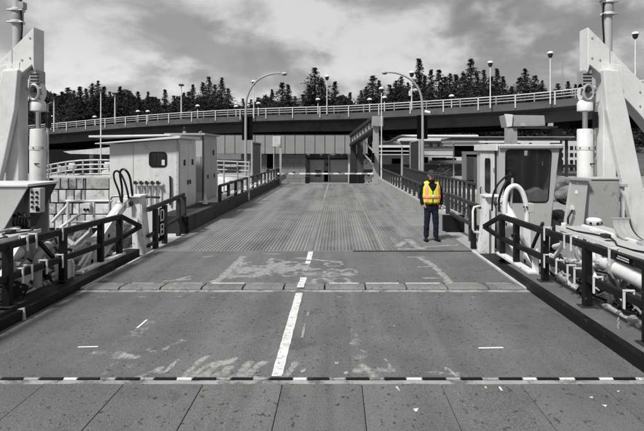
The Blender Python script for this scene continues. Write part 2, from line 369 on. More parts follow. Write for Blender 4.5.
# apron (moves with the ferry), hinge plates, second leaf
apron = sroot('ramp_apron')
wear_plate('apron_plate', XL, XR, 4.645, 7.55, M_apron, WP_apron, 0, apron)
struct('apron_frame', MB().box(XL + .02, XR - .02, 4.7, 10.7, -0.5, -0.16), M_black, apron)
struct('end_beam', MB().box(XL + .02, XR - .02, 10.725, 10.765, -.5, -.085), M_dark, apron)
hp = sroot('hinge_flap_row')
hx = [XL + .01, -3.36, -2.725] + [-2.09 + 0.633 * i for i in range(8)] + [XR - .01]
hx = [v for v in hx if v < 2.95]
struct('hinge_bar', slab(XL, XR, 7.552, 7.66, 0.05, 0.004), M_scrapel, apron)
for a, b in zip(hx[:-1], hx[1:]):
    e = 0.012
    y0, y1 = 7.69, 8.02
    m = MB(); pr = [(y0, zr(y0) - .03), (y0, zr(y0) + .012), (y0 + .06, zr(y0) + .028), (y1, zr(y1) + .012), (y1, zr(y1) - .03)]
    m.prism(pr, a + e, b - e, 'x'); struct('hinge_flap', m, M_lip, hp, bv=0.006)
    struct('flap_edge', slab(a + e + rnd.uniform(.01, .08), b - e - rnd.uniform(.01, .12), 8.035, 8.075, 0.02, .008), M_mark if rnd.random() < .45 else M_scrapel, hp)
struct('hinge_gap', MB().box(XL, XR, 7.66, 8.09, -.2, -.09), M_black, hp)
wear_plate('apron_leaf', XL, XR, 8.09, 10.72, M_apron, WP_leaf, 0, apron)
struct('leaf_edge_bar', slab(0.35, XR, 10.70, 10.76, .03, .012), M_dark, apron)
struct('leaf_edge_bar', slab(XL + .3, 0.33, 10.72, 10.765, .03, .006), M_scrape, apron)
M_bar = mat('grating_bar_steel', 0.21, 0.55, var=0.2, scale=0.8, bump=0, dirt=(0.14, 0.6, 0.7, 0.5), extra=lambda n, l, t, c, mixc, rng, noise, rn: mixc(rng(noise(1.0, 4, 0.6, (1.6, 0.05, 1)), 0.42, 0.64, 0, 0.7), mixc(rng(noise(1.0, 4, 0.6, (1.1, 0.3, 1)), 0.5, 0.68, 0, 0.6), c, (0.09,) * 3), (0.32,) * 3))
def grating(x0, x1, y0, y1, parent, pitch=.076, cross=.152):
    m = MB(); y0 += .006; y1 -= .006
    def bar(xa_, xb_, ya_, yb_, h0, h1): 
        a, b = zr(ya_), zr(yb_)
        m.add([(xa_, ya_, a + h0), (xb_, ya_, a + h0), (xb_, yb_, b + h0), (xa_, yb_, b + h0), (xa_, ya_, a - h1), (xb_, ya_, a - h1), (xb_, yb_, b - h1), (xa_, yb_, b - h1)],
              [(0, 1, 2, 3), (7, 6, 5, 4), (0, 4, 5, 1), (1, 5, 6, 2), (2, 6, 7, 3), (3, 7, 4, 0)])
    n = max(2, round((x1 - x0) / pitch)); p = (x1 - x0 - .03) / n
    for i in range(n + 1): bar(x0 + i * p, x0 + i * p + .026, y0, y1, 0, .045)
    n = max(2, round((y1 - y0) / cross)); q_ = (y1 - y0 - .04) / n
    for i in range(n + 1): bar(x0, x1, y0 + i * q_, y0 + i * q_ + .036, -.003 if 0 < i < n else .001, .035)
    o = struct('grating_panel', m, M_bar, parent); o['kind'] = 'stuff'
# transfer span with open grating
span = sroot('transfer_span')
def rows(x0, x1, cuts, m, nm, dz=0):
    for a, b in zip(cuts[:-1], cuts[1:]):
        if nm == 'grating_panel': grating(x0, x1, a, b, span); continue
        struct(nm, slab(x0, x1, a + .006, b - .006, .05, dz), m, span)
cuts = [10.77, 14.5, 18.5, 22.6, 26.8, 31, 35.2]
rows(-3.22, .985, cuts, M_grate, 'grating_panel')
rows(1.015, 2.15, [12.6] + cuts[1:], M_grate, 'grating_panel')
rows(XL, -3.23, cuts, M_ramp, 'side_plate')
rows(2.16, XR, [12.6] + cuts[1:], M_ramp, 'side_plate')
wear_plate('landing_plate', 1.30, XR, 10.77, 12.58, M_plate, WP_land, .004, span)
grating(1.015, 1.29, 10.77, 12.58, span)
worn = [struct('centre_bar', slab(-.66, -.54, a_ + .01, b_ - .01, .02, .003 if a_ > 10 else 0), M_ramp, span) for a_, b_ in zip(cuts[:-1], cuts[1:])]
for c_ in cuts[1:-1]: struct('cross_seam', slab(XL, XR, c_ - .035, c_ + .035, .02, .005), M_ramp, span)
struct('span_seam', slab(.990, 1.010, 10.8, 35.2, .03, .004), M_scrapel, span)
struct('span_underframe', slab(XL, XR, 10.77, 35.2, .1, -.22), M_dark, span)
for i in range(9): struct('span_stringer', slab(-3.6 + i * .75, -3.52 + i * .75, 10.8, 35.1, .17, -.048), M_dark, span)
# approach road past the crest
m = MB(); ry = [35.21, 36.2, 41, 49.5]; rz_ = [zr(35.2), zr(35.2) - .03, -1.12, -1.12]
m.add([(x, y, z) for y, z in zip(ry, rz_) for x in (-5.6, 3.6)], [(0, 1, 3, 2), (2, 3, 5, 4), (4, 5, 7, 6)])
struct('approach_road', m, M_ramp)

# road markings
mk = sroot('centre_line')
def stripe(y0, y1, x=-0.565, wd=.10, m=M_mark, dz=.006, par=mk, nm='line_piece', ds=0):
    struct(nm, slab(x - wd / 2, x + wd / 2, y0, y1, .004, dz + .004), m, par)
def worn_line(y0, y1, x, wd, m=M_mark):
    mm = MB(); n = max(3, int((y1 - y0) / .09)); vs = []
    for i in range(n + 1):
        Y = y0 + (y1 - y0) * i / n
        e = .003 * (1 + 2 * (i in (0, n)))
        vs += [(x - wd / 2 + rnd.uniform(-e, e), Y + rnd.uniform(-.01, .01), zr(Y) + .005), (x + wd / 2 + rnd.uniform(-e, e), Y, zr(Y) + .005)]
    mm.add(vs, [(2 * i, 2 * i + 1, 2 * i + 3, 2 * i + 2) for i in range(n)])
    struct('line_piece', mm, m, mk)
worn_line(4.68, 7.50, -.565, .105)
worn_line(8.12, 8.45, -.56, .11); worn_line(8.9, 9.35, -.57, .09, M_scrapel); worn_line(9.5, 9.75, -.56, .10); worn_line(9.85, 10.70, -.56, .105)
for a, b in ((7.69, 7.86), (7.88, 8.0)):
    struct('line_piece', slab(-.62, -.51, a, b, .004, .036), M_mark, mk)
for i in range(4):
    a = 24 + i * 2.9; struct('line_piece', slab(-.63, -.56, a, a + 2.2, .004, .008), M_scrapel, mk)
for p0, p1, wd in (((210 + 288 / 2.93, 300 + 35 / 2.93), (210 + 284 / 2.93, 300 + 50 / 2.93), .035), ((210 + 278 / 2.93, 324), (210 + 270 / 2.93, 338), .03)):
    a, b = gnd(*p0), gnd(*p1)
    struct('line_piece', MB().add([a + Vector((-wd / 2, 0, .005)), a + Vector((wd / 2, 0, .005)), b + Vector((wd / 2, 0, .005)), b + Vector((-wd / 2, 0, .005))], [(0, 1, 2, 3)]), M_scrapel, mk)
marks = sroot('scuffs_and_paint_marks')
def patch(pts, m, dz=.004, jag=.0, par=marks, nm='scrape'):
    P = [gnd(*p) for p in pts]; Q = []
    for i, p in enumerate(P):
        q = P[(i + 1) % len(P)]; Q.append(p)
        for k in range(1, 4):
            t = k / 4; r_ = p.lerp(q, t); Q.append(r_ + Vector((rnd.uniform(-jag, jag), rnd.uniform(-jag, jag), 0)))
    mm = MB(); c = sum(Q, Vector()) / len(Q)
    vs = [(v.x, v.y, zr(v.y) + dz) for v in Q]
    bmv = MB(); bmv.add(vs, [tuple(range(len(vs)))])
    struct(nm, bmv, m, par)
def stroke(p0, p1, wpx, m, dz=.006):
    a, b = gnd(*p0), gnd(*p1); a.z += dz; b.z += dz
    d_ = (b - a).normalized(); s_ = Vector((-d_.y, d_.x, 0)) * wpx
    struct('paint_mark', MB().add([a - s_, a + s_, b + s_, b - s_], [(0, 1, 2, 3)]), m, marks)
stroke((78, 347.5), (98, 347), .014, M_fresh); stroke((137, 328.5), (147, 320), .012, M_fresh)
stroke((424 + 160 / 2.93, 348.5), (424 + 232 / 2.93, 348), .016, M_fresh)
# scraped paint near the edge strip
for pts in ([(171, 368), (175, 360), (178, 360), (174, 368)], [(254, 376), (256, 368), (262, 368), (258, 375)], [(286, 373), (291, 361), (294, 360), (293, 367), (297, 370), (292, 374)],
            [(299, 371), (306, 367), (307, 371), (302, 374)], [(333, 362), (340, 361), (339, 365), (335, 365)], [(342, 372), (348, 371), (349, 374), (344, 375)],
            [(371, 326.5), (375, 327), (372, 328)], [(391, 326), (396, 325), (395, 328)], [(250, 371), (262, 372), (262, 376), (247, 376)],
            [(412, 408), (420, 407), (418, 413), (413, 411)], [(394, 386), (399, 392), (401, 391), (397, 385)],
            [(497, 386), (500, 385), (504, 392), (501, 391)], [(588, 397), (593, 396), (594, 399)], [(600, 404), (608, 405), (606, 408)], [(485, 385), (488, 389), (484, 388)],
            [(616, 391), (620, 390), (619, 393)], [(445, 367), (452, 371), (459, 377), (456, 378), (448, 372)]):
    near = max(p[1] for p in pts) > 381.5
    P = [Vector(((q[0] - CX) * Y_ / F, Y_, 0)) for q in pts for Y_ in [2.1 * F / (q[1] - CY)]] if near else [gnd(*q) for q in pts]
    c = sum(P, Vector()) / len(P); Q = []
    for i, p in enumerate(P):
        for k in range(6):
            v = p.lerp(P[(i + 1) % len(P)], k / 6); v = c + (v - c) * (.8 if near else .9) * rnd.uniform(.55, 1.1); Q.append((v.x, v.y, .002 if near else zr(v.y) + .004))
    struct('paint_remnant', MB().add(Q, [tuple(range(len(Q)))]), M_mark if near else M_scrapel, marks)

# side kerbs and ledges of the apron
kl = sroot('apron_kerb_left')
struct('kerb_face', slab(-4.14, XL, 3.9, 8.9, .5, .13), M_black, kl); struct('kerb_shelf', slab(-4.42, -4.145, 3.9, 10.5, .5, .10), M_dark, kl)
struct('kerb_lip', slab(XL - .012, XL + .035, 7.7, 10.72, .12, .03), M_concl, kl)
kr = sroot('apron_kerb_right')
struct('kerb_face', slab(XR, XR + .10, 3.9, 8.9, .5, .13), M_black, kr); struct('kerb_shelf', slab(XR + .105, XR + .78, 3.9, 8.9, .5, .125), mat('worn_grey_tread', .11, .8, var=.25, dirt=(.25, .5, 6, .6), bump=.5), kr)
struct('kerb_lip', slab(XR - .035, XR + .012, 7.7, 10.72, .12, .03), M_concl, kr)
struct('kerb_shelf', slab(XR + .02, XR + .6, 8.905, 10.5, .5, .0), M_black, kr)
# ledges beyond the apron, parapets of the span
struct('concrete_ledge_left', MB().box(-4.85, -3.96, 10.8, 13.35, -.6, -.13), M_concl)
struct('concrete_ledge_right', MB().box(2.93, 3.6, 10.8, 13.6, -.6, -.13), M_conc)
def sl(x0, x1, y0, y1, zt0, zt1, zb=-.62):
    return MB().add([(x0, y0, zt0), (x1, y0, zt0), (x1, y1, zt1), (x0, y1, zt1), (x0, y0, zb), (x1, y0, zb), (x1, y1, zb), (x0, y1, zb)],
                 [(0, 1, 2, 3), (7, 6, 5, 4), (0, 4, 5, 1), (1, 5, 6, 2), (2, 6, 7, 3), (3, 7, 4, 0)])
struct('parapet_left', sl(-4.14, XL, 13.4, 35.4, .34, .14), M_concd, bv=.01)  # side away from the sun darkened by colour; right parapet keeps paler concrete
struct('walkway_left', sl(-4.85, -4.145, 13.4, 17.2, .33, .30), M_dark)
struct('walkway_left_far', sl(-4.85, -4.145, 17.21, 35.4, .30, .10), M_concl)
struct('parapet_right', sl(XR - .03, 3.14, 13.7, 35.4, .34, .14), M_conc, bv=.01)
struct('parapet_shelf_right', sl(3.145, 3.45, 13.7, 35.4, .33, .13), M_concl)
struct('parapet_end_block', MB().box(XR - .04, 3.46, 13.55, 13.695, -.4, .33), M_black, bv=.008)
struct('parapet_end_block_left', MB().box(-4.145, XL + .005, 13.25, 13.395, -.4, .335), M_black, bv=.008)

# ---------------------------------------------------------------- railings
def hoop(px_list): pass
def apron_rail(sgn, label):
    X = XC + sgn * 3.72
    T = thing('apron_railing', label, 'railing', (X, 7.8, 0))
    zt, zm = .86, .44
    y0 = 3.7; y1 = 9.78
    part(T, 'top_rail', MB().bar((X, y0, .93), (X, y1, .80), .075, .095), M_black, bv=.01)
    part(T, 'mid_rail', MB().bar((X, y0, .52), (X, y1, .38), .07, .09), M_black, bv=.01)
    for Y in (5.15, 6.42, 7.72, 8.95, 9.72):
        part(T, 'post', MB().box(X - .05, X + .05, Y - .045, Y + .045, zr(Y) - .1, .80 + (10 - Y) * .0195), M_black, bv=.008)
        part(T, 'foot_plate', MB().box(X - .10, X + .10, Y - .08, Y + .08, zr(Y) + .131, zr(Y) + .139) if Y < 8.9 else MB().box(X - .10, X + .10, Y - .1, Y + .1, zr(Y) + .06, zr(Y) + .075), M_dark)
    m = MB(); xi = X - sgn * .17; pts = [(X, y1 - .02, .81), (xi, y1 + .55, .52), (X, y1 + .02, .38)]
    for a, b in zip(pts[:-1], pts[1:]): m.bar(a, b, .07, .08)
    part(T, 'nosing', m, M_black, bv=.008)
    part(T, 'kick_ledge', slab(X - .07, X + .07, 8.2, 9.85, .05, .16), M_whiteworn, bv=.008)
    # white hooked brackets over the rails
    def bracket(Y, hi):
        z = (.93 if hi else .52) - (Y - y0) / (y1 - y0) * (.13 if hi else .14)
        o = .052; s = -sgn
        b = MB(); h = .075
        b.bar((X + s * (o), Y, z + h), (X + s * o, Y, z - h - .05), .014, .03, (0, 1, 0)); b.bar((X - s * o, Y, z + h), (X - s * (o), Y, z - h), .012, .03, (0, 1, 0))
        b.bar((X - s * (o + .01), Y, z + h), (X + s * (o + .01), Y, z + h), .03, .014)
        part(T, 'bracket', b, M_white)
    for Y in (5.8, 6.75, 6.95, 7.62): bracket(Y, True)
    for Y in (5.5, 6.15, 6.65, 6.85, 7.2, 7.62): bracket(Y, False)
    # diagonal brace bars behind the rail
    part(T, 'stay', MB().bar((X + sgn * .09, 6.9, .90), (X + sgn * .09, 6.35, .42), .035, .06, (1, 0, 0)), M_white)
    part(T, 'stay', MB().bar((X + sgn * .10, 7.15, .86), (X + sgn * .10, 7.65, .44), .04, .05, (1, 0, 0)), M_black if sgn < 0 else M_white)
    return T
rl = apron_rail(-1, 'heavy black steel railing with pointed end on the left of the apron')
rr = apron_rail(1, 'heavy black steel railing with pointed end on the right of the apron')
XRR = XC + 3.72
# small number plate on the right rail
p = MB(); p.box(XRR - .046, XRR - .040, 5.38, 5.68, .865, .925)
np_ = part(rr, 'plate', p, M_sign)
q = MB(); rr_ = random.Random(3)
for row in (0, 1):
    y = 5.42
    while y < 5.64:
        wv = rr_.uniform(.012, .024); q.box(XRR - .048, XRR - .0465, y, y + wv, .900 - row * .026, .914 - row * .026); y += wv + .008
part(np_, 'lettering', q, M_white)
# rail beyond the fin, left, with letter board
T = thing('walkway_railing', 'short dark railing with vertical letter board beyond the left white fin', 'railing', (-4.12, 12.2, 0))
X = -4.12
part(T, 'top_rail', MB().bar((X, 10.9, .80), (X, 13.45, .90), .07, .10), M_railgrey, bv=.008)
part(T, 'mid_rail', MB().bar((X, 10.9, .22), (X, 13.3, .35), .06, .07), M_railgrey, bv=.008)
part(T, 'mid_rail', MB().bar((X, 10.9, .0), (X, 12.0, .05), .05, .06), M_railgrey)
for Y in (11.35, 11.95, 13.0, 13.45): part(T, 'post', MB().box(X - .05, X + .05, Y - .07, Y + .07, -.14, .74 + (Y - 10.9) * .04), M_railgrey if Y > 12 else M_dark, bv=.008)
bd = part(T, 'letter_board', MB().box(X + .03, X + .045, 11.50, 11.80, -.0, .76), M_sign)
def seg_letters(rows_, x, y0, y1, ztop, h, gap, parent, m, tk=.03):
    for k, rws in enumerate(rows_):
        b = MB(); zt = ztop - k * (h + gap)
        for (a0, b0, a1, b1) in rws:      # normalised rectangles
            b.box(x, x + .004, y0 + (y1 - y0) * a0, y0 + (y1 - y0) * a1, zt - h * b1, zt - h * b0)
        part(parent, 'letter', b, m)
DLET = [(0, 0, .22, 1), (.22, 0, .8, .14), (.22, .86, .8, 1), (.78, .1, 1, .9)]
BLET = [(0, 0, .22, 1), (.22, 0, .85, .14), (.22, .43, .85, .57), (.22, .86, .85, 1), (.78, .1, 1, .47), (.78, .53, 1, .9)]
seg_letters([DLET, BLET], X + .047, 11.53, 11.77, .72, .27, .06, bd, M_whiteworn)
# far railings on the parapets
def far_rail(X, y0, y1, top0, top1, base0, base1, step, label, m, conduit=False, postw=.06, first_heavy=True):
    T = thing('parapet_railing', label, 'railing', (X, y0, 0))
    part(T, 'top_rail', MB().bar((X, y0, top0 - .04), (X, y1, top1 - .04), .09, .08), m, bv=.008)
    n = int((y1 - y0) / step)
    for i in range(n + 1):
        Y = y0 + i * step; t = (Y - y0) / (y1 - y0)
        part(T, 'post', MB().box(X - .05, X + .05, Y - postw, Y + postw, base0 + (base1 - base0) * t - .03, top0 + (top1 - top0) * t - .08), m)
    if conduit:
        pts = []
        for i in range(2 * n + 1):
            Y = y0 + .3 + i * step / 2; t = (Y - y0) / (y1 - y0)
            if t > 1: break
            zb = base0 + (base1 - base0) * t
            pts.append((X + .07, Y, zb + (.08 if i % 6 < 3 else .20)))
        part(T, 'conduit', MB().tube(pts, .022, 6), M_galv, True)
    return T
far_rail(-4.05, 17.3, 35.2, .90, .84, .30, .14, 1.35, 'long dark railing with a grey conduit on the left parapet of the transfer span', M_railgrey, True)
far_rail(3.06, 13.8, 35.0, .90, .86, .34, .14, 1.2, 'long dark railing on the right parapet of the transfer span, passing behind the worker', M_railgrey)
T = far_rail(4.6, 15.0, 34.5, 1.02, .92, -.2, -.3, .62, 'tall dark picket railing of the outer footway at right, behind the worker', M_railgrey, postw=.035)
T.name = 'footway_railing'
part(T, 'lower_rail', MB().bar((4.6, 15.0, .05), (4.6, 34.5, -.02), .06, .06), M_railgrey)
# end of the right railing: dark post, low rail and white hand loop
T = thing('walkway_railing', 'dark end post with a white hand loop beside the right white fin', 'railing', (3.1, 11.6, -.13))
part(T, 'post', MB().box(3.03, 3.14, 11.25, 11.36, -.14, .80), M_black, bv=.01)
part(T, 'post', MB().box(3.23, 3.33, 12.2, 12.3, -.14, .84), M_railgrey, bv=.01)
part(T, 'top_rail', MB().bar((3.28, 11.4, .80), (3.12, 13.75, .86), .08, .09), M_railgrey, bv=.01)
part(T, 'mid_rail', MB().bar((3.28, 11.4, .30), (3.12, 13.7, .36), .08, .09), M_railgrey, bv=.01)
part(T, 'hand_loop', MB().tube([(3.35, 11.3, .83), (3.16, 11.15, .85), (3.04, 11.1, .83), (3.01, 11.08, .75), (3.01, 11.08, .35), (3.05, 11.1, .28), (3.2, 11.2, .25), (3.35, 11.3, .25)], .025, 8), M_white, True)

# ---------------------------------------------------------------- white hinge fins with lifting rams
def fin(sgn, label):
    X0 = XC + sgn * 3.64; X1 = XC + sgn * 3.93
    T = thing('hinge_fin', label, 'ramp fin', ((X0 + X1) / 2, 10.5, -.13))
    a = min(X0, X1)
    m = MB(); zb, zt = -.16, 1.08
    xa, xb = (X0, X1)
    ti, to = XC + sgn * 3.74, XC + sgn * 3.96
    m.add([(X0, 10.85, zb), (X1, 10.85, zb), (to, 10.85, zt), (ti, 10.85, zt), (X0, 11.20, zb), (X1, 11.20, zb), (to, 11.1, zt), (ti, 11.1, zt)],
          [(0, 1, 2, 3), (7, 6, 5, 4), (0, 4, 5, 1), (1, 5, 6, 2), (2, 6, 7, 3), (3, 7, 4, 0)])
    part(T, 'plate', m, M_whiteworn, bv=.012)
    part(T, 'web', MB().prism([(ti - sgn * .01, zt - .15), (ti + sgn * .04, zt - .15), (ti + sgn * .04, zb), (ti - sgn * .16, zb)], 10.75, 10.78, 'y'), M_whiteworn)
    part(T, 'cap', MB().box(ti - sgn * .03, to + sgn * .12, 10.75, 11.2, zt, zt + .035), M_white, bv=.006)
    part(T, 'clevis', MB().box(to, to + sgn * .14, 10.7, 11.1, .86, 1.07), M_white, bv=.02)
    part(T, 'pin', MB().tube([(to - sgn * .05, 10.8, .94), (to + sgn * .3, 10.8, .94)], .045, 12), M_dark, True)
    # ram
    A = Vector((XC + sgn * 4.02, 10.55, .96)); B = Vector((XC + sgn * 4.06, 8.85, .02)); d_ = (B - A).normalized()
    U = thing('lift_ram', 'white hydraulic ram slanting down from the %s white fin behind the black railing' % ('left' if sgn < 0 else 'right'), 'hydraulic ram', B)
    part(U, 'barrel', MB().tube([A, A + d_ * .04, A + d_ * 1.15], [.10, .115, .115], 20), M_white, True)
    part(U, 'gland', MB().tube([A + d_ * 1.15, A + d_ * 1.23], [.13, .13], 20), M_galv, True)
    part(U, 'rod', MB().tube([A + d_ * 1.2, B], .05, 12), M_chrome, True)
    part(U, 'supply_pipe', MB().tube([A + Vector((-sgn * .12, 0, .10)), A + d_ * .5 + Vector((-sgn * .12, 0, .12)), A + d_ * 1.1 + Vector((-sgn * .11, 0, .1))], .014, 8), M_galv, True)
    for k in (0.1, 0.62):
        part(U, 'band', MB().tube([A + d_ * k, A + d_ * (k + .05)], .121, 20), M_grey, True)
    # lift arm plate with holes
    V = thing('slotted_link', 'white slotted arm plate with round holes under the %s hydraulic ram' % ('left' if sgn < 0 else 'right'), 'lift arm', (XC + sgn * 3.9, 9, 0))
    Xa = XC + sgn * 3.88
    part(V, 'arm_plate', MB().prism([(10.3, .72), (10.05, .86), (8.55, .02), (8.6, -.18), (8.9, -.2), (10.3, .45)], Xa, Xa + sgn * .03, 'x'), M_whiteworn, bv=.005)
    for k in range(4):
        c = (Xa - sgn * .004, 9.95 - k * .33, .62 - k * .17)
        part(V, 'hole_shade', MB().tube([c, (c[0] + sgn * .008, c[1], c[2])], .038, 14), M_sign)  # dark discs on the plate stand in for the shade inside round holes
    part(V, 'rib', MB().bar((Xa - sgn * .02, 10.1, .48), (Xa - sgn * .02, 8.8, -.14), .03, .05, (1, 0, 0)), M_white)
    # hoses
    H = thing('hose_pair', 'two black hydraulic hoses looping above the %s' % ('left white fin, before the pale cabin' if sgn < 0 else 'right white fin, before the cabin window'), 'hose')
    if sgn < 0:
        P1 = [(121, 202), (119, 192), (114.5, 180), (114, 173), (117.5, 171), (122, 176), (126, 186), (129, 199)]
        P2 = [(122, 203), (122, 188), (120, 174), (122, 169.5), (126, 170.5), (130, 178), (132.5, 196)]
    else:
        P1 = [(492, 211), (493, 196), (497, 186), (503, 179), (509, 175.5), (514, 180), (513, 196), (510, 206)]
        P2 = [(499, 212), (499, 200), (502, 190), (506, 182), (510, 178), (510, 172)]
        P3 = [(501, 212), (504, 198), (505, 188), (510, 180)]
    def smooth_pts(P, Y):
        pts = [at(px, py, Y + (i % 2) * .03) for i, (px, py) in enumerate(P)]
        o = []
        for i in range(len(pts) - 1):
            p0 = pts[max(i - 1, 0)]; p1 = pts[i]; p2 = pts[i + 1]; p3 = pts[min(i + 2, len(pts) - 1)]
            for k in range(5):
                t = k / 5; o.append(.5 * ((2 * p1) + (p2 - p0) * t + (2 * p0 - 5 * p1 + 4 * p2 - p3) * t * t + (3 * p1 - p0 - 3 * p2 + p3) * t ** 3))
        return o + [pts[-1]]
    part(H, 'hose', MB().tube(smooth_pts(P1, 10.2), .020, 8), M_rubber, True)
    part(H, 'hose', MB().tube(smooth_pts(P2, 10.35), .024, 8), M_rubber, True)
    if sgn > 0: part(H, 'hose', MB().tube(smooth_pts(P3, 10.4), .018, 8), M_rubber, True)
    H.location = (0, 0, 0)
    for ch in H.children: pass
fin(-1, 'tapered white steel fin at the outer end of the left black railing')
fin(1, 'tapered white steel fin at the outer end of the right black railing')
# white arched pipe right
def arc_pts(P, Y):
    pts = [at(a, b, Y) for a, b in P]; o = []
    for i in range(len(pts) - 1):
        p0 = pts[max(i - 1, 0)]; p1 = pts[i]; p2 = pts[i + 1]; p3 = pts[min(i + 2, len(pts) - 1)]
        for k in range(4):
            t = k / 4; o.append(.5 * ((2 * p1) + (p2 - p0) * t + (2 * p0 - 5 * p1 + 4 * p2 - p3) * t * t + (3 * p1 - p0 - 3 * p2 + p3) * t ** 3))
    return o + [pts[-1]]
T = thing('arched_pipe', 'thick white arched pipe standing in front of the control cabin window', 'pipe', at(520, 240, 9.3))
part(T, 'pipe', MB().tube(arc_pts([(505, 213), (505, 202), (507, 192), (511, 187), (516, 186), (521, 190), (524.5, 198), (526.5, 208), (527, 218), (526, 226)], 9.3), .046, 14), M_white, True)
part(T, 'box', MB().box(*[v for v in (at(527, 0, 9.3).x, at(532.5, 0, 9.3).x)], 9.2, 9.4, at(0, 212, 9.3).z, at(0, 203, 9.3).z), M_cabrim, bv=.01)
for dy in (0, 4): part(T, 'bolt', MB().tube([at(524 + dy * .7, 207, 9.22), at(524 + dy * .7, 207, 9.26)], .018, 10), M_dark)
part(T, 'rod', MB().tube([at(512.5, 178, 9.35), at(511, 208, 9.35)], .022, 8), M_galv, True)
part(T, 'foot', MB().box(at(522, 0, 9.3).x, at(529, 0, 9.3).x, 9.2, 9.4, .2, at(0, 224, 9.3).z), M_whiteworn, bv=.01)
# gusset pedestals
def pedestal(sgn, Y, label):
    X = XC + sgn * 3.88
    T = thing('gusset_pedestal', label, 'bracket', (X, Y, .1))
    w0, w1 = .13, .06
    m = MB().prism([(X - w0, .0), (X + w0, .0), (X + w0, .28), (X + w1, .46), (X - sgn * 0 - w1, .46), (X - w0, .28)], Y - .02, Y + .02, 'y')
    part(T, 'face_plate', m, M_whiteworn, bv=.006)
    for s in (-1, 1): part(T, 'gusset', MB().box(X + s * .09 - .010, X + s * .09 + .010, Y - .16, Y - .021, .0, .34), M_white, bv=.004)
    part(T, 'base', MB().box(X - .15, X + .15, Y - .2, Y + .15, -.04, .0), M_whiteworn)
    part(T, 'hole_shade', MB().tube([(X, Y - .024, .2), (X, Y - .020, .2)], .03, 12), M_sign)  # dark disc painted in place of an open hole
pedestal(-1, 8.1, 'white gusseted pedestal just behind the left black railing, between its middle posts')
pedestal(1, 8.3, 'white gusseted pedestal just behind the right black railing, between its middle posts')

